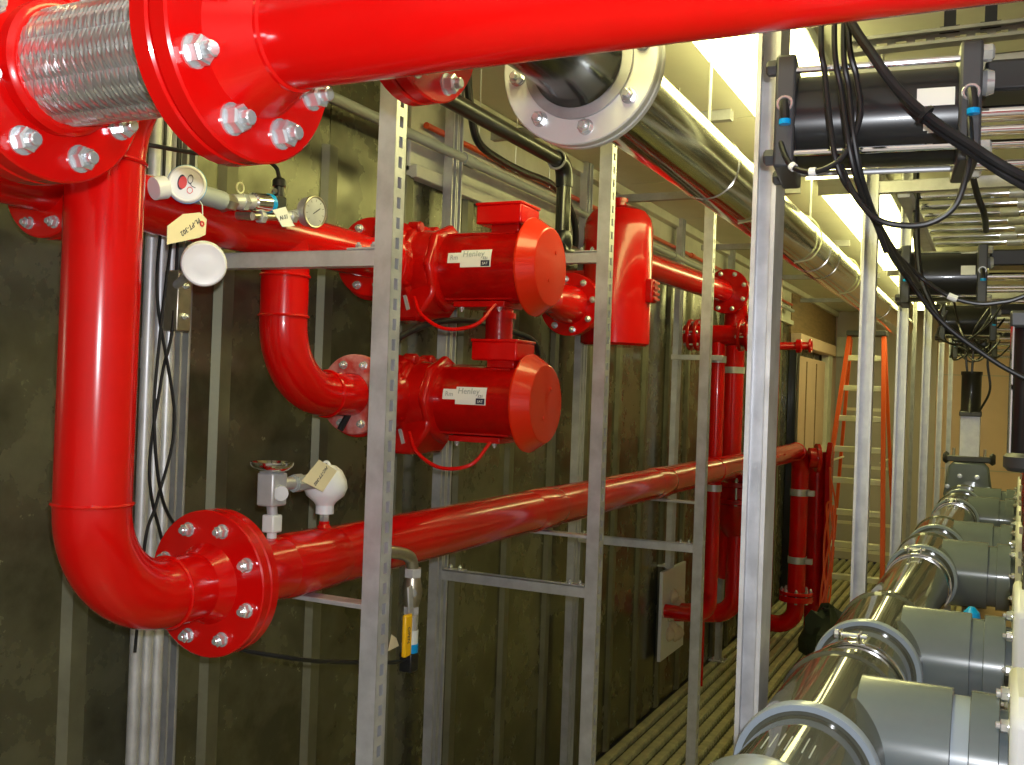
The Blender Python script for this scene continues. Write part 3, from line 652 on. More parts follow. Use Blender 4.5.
obj('side_port', MB().cyl((-1.6, 1.98, 1.942), (-1.6, 2.036, 1.942), 0.016, 16), GALV, t)
obj('dish', MB().lathe((-1.6, 1.953, 1.972), Z, [(0, 0.02), (0.008, 0.04), (0.016, 0.05), (0.022, 0.053), (0.028, 0.053), (0.028, 0.047), (0.018, 0.036)], 36), STAIN, t)
obj('pipe_tap', MB().cyl((-1.6, 1.962, 1.812), (-1.6, 1.962, 1.83), 0.012, 12), WHITEM, t)
t = thing('ball_valve', 'small nickel drain ball valve with yellow lever under the long red pipe', 'valve', (-1.5, 2.46, 1.45))
obj('elbow', MB().tube([(-1.53, 2.36, 1.735), (-1.51, 2.40, 1.728)]+curve([(-1.505, 2.43, 1.72), (-1.5, 2.455, 1.705), (-1.498, 2.465, 1.675)], 5), 0.018, 16), BRASS, t)
obj('thread_tape', MB().cyl((-1.533, 2.352, 1.737), (-1.524, 2.371, 1.734), 0.0205, 16), WHITE, t)
obj('hex_fitting', hexf(MB(), (-1.498, 2.468, 1.65), Z, 0.026, 0.026), GALV, t); obj('hex_fitting', hexf(MB(), (-1.498, 2.466, 1.545), Z, 0.024, 0.022), GALV, t)
obj('body', MB().lathe((-1.498, 2.467, 1.65), -Z, [(0, 0.022), (0.02, 0.026), (0.045, 0.029), (0.065, 0.026), (0.085, 0.02)], 24), BRASS, t)
obj('stem_nut', MB().lathe((-1.478, 2.43, 1.615), Vector((0.8, -0.6, 0)), [(0, 0.012), (0.014, 0.012)], 6), BOLT, t)
lv = obj('lever', MB().box((-1.462, 2.40, 1.595), (0.006, 0.024, 0.09), Matrix.Rotation(R(8), 3, 'X')), GALV, t, bevel=0.002)
gr = obj('lever_grip', MB().box((-1.46, 2.385, 1.505), (0.014, 0.036, 0.118)), YEL, t, bevel=0.005)
o = link('lettering', text_mesh('OPEN', 0.018, INK), gr, basis((-1.4524, 2.383, 1.507), Vector((0, 0, -1)), Vector((1, -0.0, 0))))
obj('coupling', MB().cyl((-1.498, 2.466, 1.545), (-1.497, 2.464, 1.495), 0.021, 20), BOLT, t)
obj('sensor_body', MB().cyl((-1.497, 2.464, 1.50), (-1.497, 2.463, 1.448), 0.023, 20), WHITEM, t)
obj('blue_ring', MB().cyl((-1.497, 2.463, 1.462), (-1.497, 2.463, 1.437), 0.0245, 20), BLUE, t)
obj('plug', MB().box((-1.497, 2.461, 1.41), (0.042, 0.042, 0.056)), RUB, t, bevel=0.005)
card('paper_tag', 'blank cream tag tied beside the yellow valve lever', [(-1.50, 2.37, 1.505), (-1.50, 2.395, 1.49), (-1.50, 2.41, 1.465), (-1.50, 2.355, 1.462)], cn, MANILA, '', 0.01, 0)
o = obj('plug_cable', MB().tube(curve([(-1.497, 2.445, 1.42), (-1.50, 2.38, 1.425), (-1.54, 2.2, 1.462), (-1.55, 2.1, 1.485), (-1.56, 1.99, 1.518), (-1.62, 1.86, 1.562), (-1.75, 1.83, 1.6), (-1.97, 1.84, 1.62)]), 0.0055, 8), RUB)
tag(o, 'black cable running left from the drain valve plug below the bolted flange', 'cable')
o = obj('black_hose', MB().tube(curve([(-1.88, 2.62, 2.05), (-1.78, 2.70, 2.30), (-1.72, 2.83, 2.395), (-1.705, 3.02, 2.43), (-1.70, 3.2, 2.435), (-1.68, 3.42, 2.42), (-1.63, 3.55, 2.37), (-1.70, 3.7, 2.2)]), 0.011, 10), RUB)
tag(o, 'black hose arching between the two red motors', 'hose')

# ------------------------------------------------------------------ overhead pipes
SX, SZ, SR = -0.906, 2.97, 0.11
t = thing('stainless_pipe', 'large polished stainless pipe running along the ceiling with a white bolted flange', 'pipe', (SX, 2.2, SZ))
obj('pipe', MB().lathe((SX, 2.18, SZ), Y, [(0, SR), (8.6, SR)], 64), STAIN, t)
flange(t, (SX, 2.15, SZ), Y, 0.195, 0.028, 0.0, m=ALUW)
bolts(t, (SX, 2.15, SZ), -Y, 0.158, 8, -36, 0.0165, 0.03, u=X)
flange(t, (SX, 2.182, SZ), Y, 0.195, 0.022, 0.11, m=ALUW)
for yy in (5.6, 8.4): obj('joint_band', MB().lathe((SX, yy, SZ), Y, [(0, SR+0.001), (0.003, SR+0.004), (0.04, SR+0.004), (0.043, SR+0.001)], 56), STAIN, t)
t = thing('steel_reducer', 'dark polished steel stub bolted in front of the white flange', 'pipe fitting', (SX, 1.9, SZ))
obj('collar', MB().lathe((SX, 2.15, SZ), -Y, [(0, 0.136), (0.008, 0.136), (0.01, 0.12)], 48), GALVD, t)
obj('stub', MB().lathe((SX, 2.136, SZ), -Y, [(0, 0.112), (0.02, 0.1), (0.10, 0.098), (0.55, 0.098)], 48), DARKST, t)
for kk, yy in enumerate((3.3, 5.3, 7.4)):
    lab = ('nearest', 'middle', 'farthest')[kk]
    t = thing('pipe_hanger', 'steel strap hanger round the stainless pipe, %s of three' % lab, 'pipe support', (SX, yy, SZ+SR), 'hangers of the stainless pipe')
    obj('strap', MB().lathe((SX, yy-0.015, SZ), Y, [(0, SR), (0, SR+0.003), (0.03, SR+0.003), (0.03, SR)], 48, cap=False), STAIN, t)
    obj('rod', MB().cyl((SX, yy, SZ+SR), (SX, yy, CH-0.012), 0.006, 10), GALV, t)
for kk, (yy, s) in enumerate(((3.75, 'nearest the bright post'), (4.9, 'second'), (6.4, 'farthest'))):
    o = obj('tie_wire', MB().tube(curve([(SX+0.02, yy-0.02, SZ+SR+0.006), (SX+SR*0.8, yy, SZ+SR*0.75), (SX+SR+0.012, yy+0.03, SZ), (SX+SR*0.75, yy+0.02, SZ-SR*0.8), (SX, yy, SZ-SR-0.006)]), 0.004, 6), CLEARTUBE)
    tag(o, 'thin cream wire looped round the stainless pipe, ' + s, 'wire', 'cream wires round the stainless pipe')
t = thing('wall_conduit', 'grey electrical conduit running along the top of the steel wall', 'conduit', (-2.0, 1.5, 3.13))
obj('tube', MB().cyl((-2.03, 0.2, 3.15), (-2.03, 11.0, 3.15), 0.02, 16), GREYP, t)
for yy in (3.62, 6.6, 9.6): obj('coupling', MB().cyl((-2.03, yy, 3.15), (-2.03, yy+0.09, 3.15), 0.026, 16), GREYP, t)
t = thing('orange_pipe', 'thin orange sprinkler pipe along the pale band above the wall', 'pipe', (-2.05, 2, 3.26))
obj('tube', MB().cyl((-2.078, 3.4, 3.235), (-2.078, 11.2, 3.235), 0.013, 14), ORPIPE, t)
for yy in (4.1, 7.2, 10.2): obj('coupling', MB().cyl((-2.078, yy, 3.235), (-2.078, yy+0.07, 3.235), 0.019, 14), ORPIPE, t)
t = thing('black_pipe', 'black overhead pipe turning down through an elbow left of the tank', 'pipe', (-1.6, 2.2, 3.12))
obj('pipe', MB().cyl((-1.62, 0.6, 3.125), (-1.62, 3.68, 3.125), 0.029, 20), BLACK, t)
obj('elbow', MB().tube([(-1.62, 3.66, 3.125)]+arc((-1.62, 3.68, 3.065), Z, Y, 0.06, 8)+[(-1.62, 3.74, 3.03)], 0.036, 20), BLACK, t)
obj('clamp_ring', ring((-1.62, 3.655, 3.125), Y, 0.037, 0.005, 28, 6), GALV, t)
obj('down_pipe', MB().cyl((-1.62, 3.74, 3.04), (-1.62, 3.74, 2.84), 0.031, 20), DARKST, t)
obj('lower_fitting', MB().lathe((-1.62, 3.74, 2.85), -Z, [(0, 0.034), (0.02, 0.042), (0.06, 0.042), (0.08, 0.036), (0.12, 0.036)], 20), BLACK, t)
obj('cross_fitting', MB().cyl((-1.62, 3.70, 2.77), (-1.62, 3.86, 2.77), 0.036, 20), BLACK, t)
o = obj('black_cable', MB().tube(curve([(-1.84, 3.29, CH-0.013), (-1.84, 3.30, 3.36), (-1.84, 3.33, 3.26), (-1.84, 3.40, 3.15), (-1.845, 3.60, 3.125), (-1.85, 3.85, 3.125), (-1.85, 4.15, 3.13), (-1.86, 4.4, 3.05), (-1.88, 4.5, 2.9), (-1.96, 4.5, 2.8)]), 0.016, 10), RUB)
tag(o, 'thick black cable sagging along the pale band behind the black pipe', 'cable')
for kk, (yy, zz) in enumerate(((3.42, 3.15), (3.75, 3.125), (4.1, 3.13))):
    o = obj('cable_tie', MB().tube([(-1.846, yy, zz-0.02), (-1.85, yy, zz+0.03), (-1.85, yy+0.004, CH-0.16), (-1.85, yy, CH-0.012)], 0.0025, 5), WHITE)
    tag(o, 'white cable tie holding the sagging black cable, %s along it' % ('first', 'second', 'third')[kk], 'cable tie', 'cable ties of the black cable')

# ------------------------------------------------------------------ far manifold
t = thing('far_manifold', 'cluster of dark red far pipes with a round bolted flange behind the third slotted post', 'pipes', (-1.75, 6.9, 0))
obj('header', MB().cyl((UX, 5.05, 2.93), (-1.75, 6.86, 2.93), 0.075, 28), RED, t)
flange(t, (-1.72, 6.86, 2.93), Y, 0.155, 0.03, 0.0, m=REDD)
bolts(t, (-1.72, 6.86, 2.93), -Y, 0.128, 8, 20, 0.014, 0.03, u=X)
obj('elbow', MB().tube([(-1.72, 6.89, 2.93)]+arc((-1.72, 7.0, 2.77), Z, Y, 0.16, 8)+[(-1.72, 7.16, 2.6)], 0.085, 24), REDD, t)
rs = obj('riser', MB().cyl((-1.74, 6.78, 0.8), (-1.74, 6.78, 2.62), 0.048, 24), RED, t)
obj('riser', MB().cyl((-1.72, 7.16, 0.9), (-1.72, 7.16, 2.62), 0.07, 28), RED, t)
obj('tee', MB().cyl((-1.98, 6.78, 2.62), (-1.55, 6.78, 2.62), 0.07, 24), REDD, t)
for xx in (-1.95, -1.90, -1.60, -1.55): flange(t, (xx, 6.78, 2.62), X, 0.11, 0.022, 0.0, m=REDD)
bolts(t, (-1.95, 6.78, 2.62), -X, 0.09, 6, 10, 0.012, 0.072, u=Y)
bolts(t, (-1.526, 6.78, 2.62), X, 0.09, 6, 10, 0.012, 0.072, u=Y)
obj('valve_bonnet', MB().lathe((-1.55, 7.16, 2.62), Z, [(0, 0.08), (0.04, 0.12), (0.07, 0.12), (0.1, 0.07), (0.22, 0.05)], 24), REDD, t)
obj('lever', MB().tube(curve([(-1.50, 6.60, 2.74), (-1.47, 6.60, 2.66), (-1.47, 6.62, 2.52), (-1.46, 6.62, 2.40)]), [0.028]*17+[0.02]*8, 12), REDD, t)
for zz, yy, rr in ((2.43, 6.78, 0.05), (2.37, 7.16, 0.072), (1.55, 6.78, 0.05), (1.5, 7.16, 0.072)):
    obj('strap', MB().lathe((-1.74 if yy < 7 else -1.72, yy, zz), Z, [(0, rr+0.001), (0.0, rr+0.004), (0.045, rr+0.004), (0.045, rr+0.001)], 24), GALV, t)
obj('strap_rail', MB().box((-1.86, 6.68, 2.46), (0.36, 0.035, 0.035)), GALV, t, bevel=0.003)
obj('check_valve', MB().lathe((-1.66, 7.14, 1.20), Z, [(0, 0.075), (0.08, 0.13), (0.16, 0.16), (0.24, 0.165), (0.25, 0.19), (0.28, 0.19), (0.29, 0.165), (0.36, 0.165), (0.37, 0.19), (0.40, 0.19), (0.41, 0.13), (0.5, 0.075)], 32), REDD, t)
bolts(t, (-1.66, 7.14, 1.61), Z, 0.172, 8, 10, 0.013, 0.16, u=X)
obj('lower_bend', MB().tube([(WX+0.05, 7.0, 0.64), (-1.78, 7.05, 0.66)]+arc((-1.78, 7.06, 0.80), -Z, X, 0.14, 10)+[(-1.65, 7.12, 1.22)], 0.066, 28), RED, t)
obj('lower_drop', MB().tube([(-1.74, 6.78, 0.85)]+arc((-1.85, 6.78, 0.80), X, -Z, 0.11, 8)+[(WX+0.06, 6.78, 0.69)], 0.048, 24), RED, t)
obj('floor_leg', MB().cyl((-1.98, 7.5, 0.0), (-1.98, 7.5, 0.64), 0.022, 12), RED, t)
t = thing('wall_plate', 'white square plate sealed with foam where a red pipe enters the wall', 'wall plate', (WX+0.03, 7.1, 0.35))
obj('plate', MB().box((WX+0.055, 6.98, 0.66), (0.025, 0.56, 0.62)), WHITEM, t, bevel=0.003)
for kk in range(9):
    q = kk*0.7; obj('foam_blob', MB().lathe((WX+0.066, 6.98+0.13*math.cos(q), 0.66+0.13*math.sin(q)-0.05*(kk % 3)), X, [(0, 0.045), (0.02, 0.055), (0.045, 0.03), (0.055, 0.01)], 10), FOAM, t)
t = thing('far_riser', 'pair of red riser pipes with steel straps at the far end of the long pipe', 'pipes', (-1.55, 9.3, 0))
obj('riser', MB().cyl((-1.50, 9.62, 0.05), (-1.50, 9.62, 1.72), 0.08, 28), REDD, t)
obj('end_flange', MB().lathe((-1.52, 9.24, 1.68), Vector((0.9, 0.35, 0)), [(0, 0.09), (0.06, 0.09), (0.06, 0.13), (0.09, 0.13), (0.1, 0.1)], 32), RED, t)
obj('rear_plate', MB().prism([(-0.07, 0.3), (0.07, 0.3), (0.09, 1.7), (0.0, 1.82), (-0.09, 1.7)], (-1.41, 9.55, 0), Y, Z, X*0.05), REDD, t, bevel=0.01)
for zz in (1.33, 0.72):
    obj('strap', MB().lathe((LX, 9.29, zz), Z, [(0, PR+0.001), (0.0, PR+0.006), (0.06, PR+0.006), (0.06, PR+0.001)], 28), GALV, t)
    obj('strap_lug', MB().box((LX+0.11, 9.25, zz+0.03), (0.06, 0.05, 0.05)), GALV, t, bevel=0.004)
flange(t, (LX, 9.29, 0.38), Z, 0.15, 0.05, 0.0); flange(t, (LX, 9.29, 0.44), Z, 0.15, 0.03, 0.09)
obj('floor_bend', MB().tube([(LX, 9.29, 0.40)]+arc((LX-0.17, 9.29, 0.32), X, -Z, 0.17, 8)+[(LX-0.42, 9.29, 0.15)], PR, 24), RED, t)
bolts(t, (LX, 9.29, 0.47), Z, 0.125, 8, 10, 0.015, 0.09, u=X)
t = thing('hand_valve', 'small dark red hand valve sticking out in front of the black door post', 'valve', (-1.75, 8.9, 2.66))
obj('riser', MB().cyl((-1.80, 8.9, 0.004), (-1.80, 8.9, 3.25), 0.06, 24), REDD, t)
obj('stem', MB().cyl((-1.80, 8.9, 2.66), (-1.50, 9.0, 2.67), 0.035, 16), REDD, t)
obj('wheel', ring((-1.50, 9.0, 2.67), X, 0.05, 0.013, 24, 8), REDD, t)
obj('valve_body', MB().lathe((-1.62, 8.96, 2.665), X, [(0, 0.03), (0.01, 0.06), (0.05, 0.06), (0.06, 0.03)], 16), REDD, t)
t = thing('rope_tangle', 'tangled orange rope dangling beside the far riser pipes down to the floor', 'rope', (-1.3, 9.1, 0.02))
for kk in range(5):
    pts = [(-1.35+0.01*kk, 9.35, 1.6-0.1*kk)]+[(-1.33+0.04*math.sin(1.7*kk+j), 9.35-0.05*j, 1.25-0.26*j) for j in range(5)]+[(-1.25+0.06*kk, 9.05, 0.03)]
    obj('strand', MB().tube(curve(pts), 0.009, 6), ORNG, t)
t = thing('black_bag', 'dark crumpled sack on the floor below the orange rope', 'bag', (-1.2, 8.4, 0))
bb = MB(); vs = []; n1, n2 = 10, 14
for i in range(n1+1):
    for j in range(n2):
        a = math.pi*i/n1; q = 2*math.pi*j/n2; rr = 1+0.16*math.sin(5*q+3*a)+0.1*math.cos(7*a+2*q)
        vs.append((-1.18+0.2*rr*math.sin(a)*math.cos(q), 8.35+0.2*rr*math.sin(a)*math.sin(q), max(0.002, 0.26+0.27*math.cos(a)*rr)))
bb.add(vs, [(i*n2+j, i*n2+(j+1) % n2, (i+1)*n2+(j+1) % n2, (i+1)*n2+j) for i in range(n1) for j in range(n2)])
obj('sack', bb, mat('dark_green_sack', (0.03, 0.04, 0.025), 0, 0.6), t)
obj('neck_tie', ring((-1.18, 8.35, 0.53), Z, 0.045, 0.012, 16, 6), RUB, t)

# ------------------------------------------------------------------ orange step ladder
t = thing('step_ladder', 'tall orange step ladder with pale aluminium treads at the far end', 'ladder', (-1.4, 11.2, 0))
ztop = 2.95
xl0, xr0, xl1, xr1 = -1.76, -1.02, -1.53, -1.17
yf, yb, yt = 11.0, 12.5, 11.75
def rail_mb(p0, p1, wx, wy): 
    p0 = Vector(p0); p1 = Vector(p1); d = p1-p0; a, u, v = frame(d); M3 = basis(p0, X, d).to_3x3()
    return MB().box((p0+p1)/2, (wx, wy, d.length), M3)
for xa, xb in ((xl0, xl1), (xr0, xr1)):
    obj('front_rail', rail_mb((xa, yf, 0), (xb, yt, ztop), 0.045, 0.085), ORNG, t, bevel=0.003)
    obj('rear_rail', rail_mb((xa, yb, 0), (xb, yt+0.1, ztop-0.05), 0.035, 0.06), ORNG, t, bevel=0.003)
for kk in range(1, 9):
    f = kk*0.335/ztop; xa = xl0+(xl1-xl0)*f; xb = xr0+(xr1-xr0)*f; yy = yf+(yt-yf)*f
    obj('tread', MB().box(((xa+xb)/2, yy+0.02, kk*0.335), (xb-xa-0.01, 0.09, 0.062)), ALU, t, bevel=0.006)
    if kk in (1, 2, 4, 6): obj('rear_brace', MB().box(((xa+xb)/2, yb+(yt+0.1-yb)*f, kk*0.335+0.1), (xb-xa-0.01, 0.03, 0.035)), ALU, t)
obj('top_cap', MB().box(((xl1+xr1)/2, yt+0.05, ztop+0.01), (xr1-xl1+0.06, 0.26, 0.06)), CHAR, t, bevel=0.01)
for s, xa, xb in ((1, xl0, xl1), (-1, xr0, xr1)): obj('spreader', MB().cyl((xa+(xb-xa)*0.5+s*0.03, (yf+yt)/2, 1.55), (xa+(xb-xa)*0.5+s*0.03, (yb+yt)/2+0.05, 1.55), 0.012, 8), ALU, t)

# ------------------------------------------------------------------ grey plastic header with tees
HZ = 1.565
def hx(y): return -0.275+0.0175*(y-1.74)
HR = 0.108
def tee(y0, label, n):
    x = hx(y0); c = y0+0.235; ln = 0.44
    t = thing('pipe_tee', label, 'pipe fitting', (x, c, HZ-0.12), 'grey plastic tees along the header')
    obj('body', MB().lathe((x, y0, HZ), Y, [(0, HR-0.004), (0, 0.1195), (0.004, 0.122), (0.03, 0.122), (0.036, 0.117), (ln-0.036, 0.117), (ln-0.03, 0.122), (ln-0.004, 0.122), (ln, 0.1195), (ln, HR-0.004)], 56, cap=False), CLEAR, t)
    obj('hub_ring', MB().lathe((x, y0-0.002, HZ), Y, [(0, 0.111), (-0.001, 0.121), (0.004, 0.1235), (0.022, 0.1235), (0.026, 0.121)], 56, cap=False), PVCL, t)
    obj('branch', MB().lathe((x, c, HZ), X, [(0.06, 0.1235), (0.2155, 0.1235), (0.217, 0.1205)], 56), PVC, t)
    obj('spigot', MB().lathe((x+0.217, c, HZ), X, [(0, 0.112), (0.032, 0.112)], 48), PVCL if n == 0 else PVC, t)
    obj('union', MB().lathe((x+0.245, c, HZ), X, [(0, 0.1205), (0.0015, 0.1235), (0.0455, 0.1235), (0.047, 0.1205)], 56), PVC, t)
    if n == 1:
        nm = Vector((0, -0.86, 0.5)).normalized()
        link('lettering', text_mesh('10', 0.03, GREYINK), t, basis(Vector((x+0.12, c, HZ))+nm*0.119, X, nm))
    return t
TY = [1.74, 2.48, 3.92, 4.62, 6.0, 6.7]
TL = ['nearest grey plastic tee, bottom right, with a white valve plate on its branch', 'second grey plastic tee from the camera, stamped with a number',
      'third grey plastic tee, just beyond the clear banded pipe', 'fourth grey plastic tee on the header', 'fifth grey plastic tee, greenish in the lamp light', 'sixth and farthest grey plastic tee, below the upright gate valve']
for k, (y0, lab) in enumerate(zip(TY, TL)): tee(y0, lab, k)
segs = [(1.47, 1.77), (2.15, 2.51), (2.89, 3.95), (4.33, 4.65), (5.03, 6.03), (6.41, 6.73), (7.11, 7.72)]
sl = ['in front of the nearest tee', 'between the first two tees', 'between the second and third tee, the long one', 'between the third and fourth tee',
      'between the fourth and fifth tee', 'between the fifth and sixth tee', 'at the far end under the gate valve']
for (a, b), lab in zip(segs, sl):
    o = obj('clear_pipe', MB().lathe((hx(a), a, HZ), Vector((0.0175, 1, 0)), [(0, HR-0.009), (0, HR-0.0035), (b-a, HR-0.0035), (b-a, HR-0.009), (0, HR-0.009)], 56, cap=False), CLEAR)
    tag(o, 'smoky clear header pipe piece ' + lab, 'pipe', 'clear pieces of the header')
t = thing('end_coupling', 'light grey coupling of the header cut by the bottom edge of the view', 'pipe fitting', (hx(1.2), 1.2, HZ-0.12))
obj('sleeve', MB().lathe((hx(0.6), 0.6, HZ), Y, [(0, 0.118), (0.87, 0.118), (0.885, 0.114), (0.885, 0.09)], 56), PVCL, t)
obj('rim', MB().lathe((hx(1.4), 1.40, HZ), Y, [(0, 0.118), (0.004, 0.122), (0.05, 0.122), (0.054, 0.118)], 56, cap=False), PVCL, t)
for kk in range(7): obj('faint_print', MB().box((hx(1.6)-0.035+0.012*kk, 1.585+0.006*(kk % 3), HZ+HR-0.0035-0.5*(0.012*kk-0.035)**2/HR*1.02), (0.002, 0.06+0.01*(kk % 2), 0.0012)), GREYINK, t)
for k, (yy, lab) in enumerate(((2.30, 'on the clear piece between the first two tees'), (3.78, 'on the long clear piece before the third tee'), (5.9, 'before the fifth tee'))):
    t = thing('band_clamp', 'metal band clamp ' + lab, 'clamp', (hx(yy), yy, HZ), 'band clamps on the header')
    obj('band', MB().lathe((hx(yy), yy-0.012, HZ), Y, [(0, HR-0.002), (0, HR+0.0025), (0.003, HR+0.004), (0.021, HR+0.004), (0.024, HR+0.0025), (0.024, HR-0.002)], 48, cap=False), CHROME, t)
    for s in (-1, 1):
        obj('ear', MB().box((hx(yy)-0.012+s*0.02, yy, HZ+HR+0.014), (0.006, 0.034, 0.022)), CHROME, t, bevel=0.002)
    obj('screw', MB().cyl((hx(yy)-0.045, yy, HZ+HR+0.016), (hx(yy)+0.022, yy, HZ+HR+0.016), 0.005, 10), BOLT, t)
    obj('nut', MB().lathe((hx(yy)-0.045, yy, HZ+HR+0.016), X, [(0, 0.01), (0.008, 0.01)], 6), BOLT, t)
for k, (yy, lab) in enumerate(((1.4, 'nearest'), (3.4, 'second'), (5.5, 'third'), (7.6, 'farthest'))):
    t = thing('pipe_stand', 'channel stand under the grey header, %s of four' % lab, 'pipe support', (hx(yy), yy, 0), 'stands under the header')
    link('leg', strut_me(HZ-0.13-0.045, True, GALVD), t, Matrix.Translation((hx(yy), yy, 0)))
    obj('cross_bar', MB().box((hx(yy)+0.02, yy, HZ-0.13-0.022), (0.4, S, 0.041)), GALVD, t, bevel=0.002)
    obj('saddle', MB().tube(arc((hx(yy), yy, HZ), X, Z, 0.126, 16, 200, 340), 0.006, 6), RUB, t)
# gate valves on the branches
VL = ['nearest, at the bottom right edge', 'second from the camera', 'third from the camera', 'fourth from the camera', 'fifth from the camera', 'farthest on the branches']
for k, y0 in enumerate(TY):
    c = y0+0.235; x0 = hx(y0)+0.294
    t = thing('gate_valve', 'white gate valve plate bolted on a grey branch, ' + VL[k], 'valve', (x0, c, HZ-0.15), 'gate valves on the branches')
    obj('body_plate', MB().prism([(-0.15, -0.16), (0.15, -0.16), (0.15, 0.165), (0.075, 0.205), (-0.075, 0.205), (-0.15, 0.165)] if k else [(-0.15, -0.16), (0.15, -0.16), (0.15, 0.125), (0.105, 0.155), (-0.105, 0.155), (-0.15, 0.125)], (x0+0.012, c, HZ), Y, Z, X*0.055), WHITEM, t, bevel=0.012)
    obj('flange', MB().lathe((x0-0.002, c, HZ), X, [(0, 0.1), (0.014, 0.1)], 40), PVC, t)
    bolts(t, (x0+0.012, c, HZ), -X, 0.132, 10, 12, 0.0115, 0.07, u=Y)
    if k:
        for s in (-1, 1): obj('yoke_rod', MB().cyl((x0+0.04, c+s*0.055, HZ+0.2), (x0+0.04, c+s*0.055, HZ+0.48), 0.012, 12), CHROME, t)
        obj('stem', MB().cyl((x0+0.04, c, HZ+0.2), (x0+0.04, c, HZ+0.48), 0.011, 12), CHROME, t)
        for zz in (0.235, 0.27, 0.33): obj('stem_nut', MB().lathe((x0+0.04, c, HZ+zz), Z, [(0, 0.02), (0.016, 0.02)], 6), BOLT, t)
        obj('cylinder_base', MB().lathe((x0+0.04, c, HZ+0.48), Z, [(0, 0.05), (0.01, 0.06), (0.035, 0.06), (0.045, 0.05)], 28), CHAR if k != 2 else GALV, t)
        obj('cylinder', MB().lathe((x0+0.04, c, HZ+0.525), Z, [(0, 0.046), (0.30, 0.046)], 28), BLACK, t)
        obj('cylinder_cap', MB().box((x0+0.04, c, HZ+0.845), (0.11, 0.11, 0.04)), CHAR, t, bevel=0.006)
        for s in (-1, 1): obj('tie_rod', MB().cyl((x0+0.04+0.048*s, c-0.048, HZ+0.525), (x0+0.04+0.048*s, c-0.048, HZ+0.86), 0.005, 8), CHROME, t)
# upright gate valve at the header's end
gy = 7.8; gx = hx(gy)-0.012
t = thing('upright_gate_valve', 'upright valve on the header end with grey plate and black cylinder on top', 'valve', (gx, gy, HZ-0.15))
obj('body', MB().prism([(-0.13, -0.16), (0.13, -0.16), (0.16, 0.0), (0.13, 0.2), (0.1, 0.235), (-0.1, 0.235), (-0.13, 0.2), (-0.16, 0)], (gx, gy-0.05, HZ), X, Z, Y*0.1), PVC, t, bevel=0.015)
bolts(t, (gx, gy-0.05, HZ), -Y, 0.145, 8, 22, 0.014, 0.1, u=X)
obj('gland', MB().box((gx, gy, HZ+0.255), (0.29, 0.1, 0.04)), CHAR, t, bevel=0.006)
for s in (-1, 1):
    obj('clamp_knob', MB().lathe((gx+s*0.13, gy, HZ+0.26), X*s, [(0, 0.03), (0.02, 0.045), (0.04, 0.03)], 12), CHAR, t)
    obj('yoke_bolt', MB().cyl((gx+s*0.1, gy-0.03, HZ+0.27), (gx+s*0.1, gy-0.03, HZ+0.33), 0.01, 8), BOLT, t)
obj('yoke_plate', MB().box((gx, gy, HZ+0.42), (0.132, 0.05, 0.3)), GALV, t, bevel=0.004)
obj('cylinder', MB().lathe((gx, gy, HZ+0.575), Z, [(0, 0.071), (0.02, 0.071), (0.03, 0.066), (0.27, 0.066), (0.28, 0.071), (0.3, 0.071)], 32), BLACK, t)
o = obj('end_plate', MB().box((gx, gy, HZ+0.575), (0.145, 0.14, 0.035)), CHAR, t, bevel=0.006)
for kk, pts in enumerate(([(gx-0.03, gy, HZ+0.87), (gx-0.06, gy, HZ+1.1), (gx-0.12, gy, HZ+1.2), (gx-0.1, gy, HZ+1.35)], [(gx, gy, HZ+0.87), (gx+0.01, gy, HZ+1.1), (gx+0.04, gy-0.02, HZ+1.25)],
                          [(gx+0.06, gy-0.07, HZ+0.60), (gx+0.12, gy-0.1, HZ+0.75), (gx+0.1, gy-0.1, HZ+0.95), (gx+0.14, gy-0.1, HZ+1.12), (gx+0.1, gy-0.1, HZ+1.3)])):
    tag(obj('air_tube', MB().tube(curve(pts), 0.008, 6), RUB), 'black air tube above the upright gate valve, %s of three' % ('leftmost', 'middle', 'rightmost')[kk], 'cable', 'air tubes of the upright gate valve')
o = obj('blue_plug', MB().lathe((-0.055, 3.25, 1.353), Z, [(0, 0.03), (0.01, 0.03), (0.012, 0.016), (0.145, 0.016), (0.16, 0.024), (0.205, 0.028), (0.24, 0.022), (0.255, 0.008)], 20), BLUE)
tag(o, 'bright blue plastic plug poking up between second and third branch', 'plug')
t = thing('timber_shelf', 'brown timber board lying below the branches', 'board', (0.1, 3.3, 1.36))
obj('board', MB().box((0.16, 4.2, 1.34), (0.55, 6.4, 0.025)), BROWN, t, bevel=0.003)
for yy in (1.3, 3.3, 5.3, 7.3): obj('leg', MB().box((0.3, yy, 0.6635), (0.05, 0.05, 1.327)), BROWN, t)

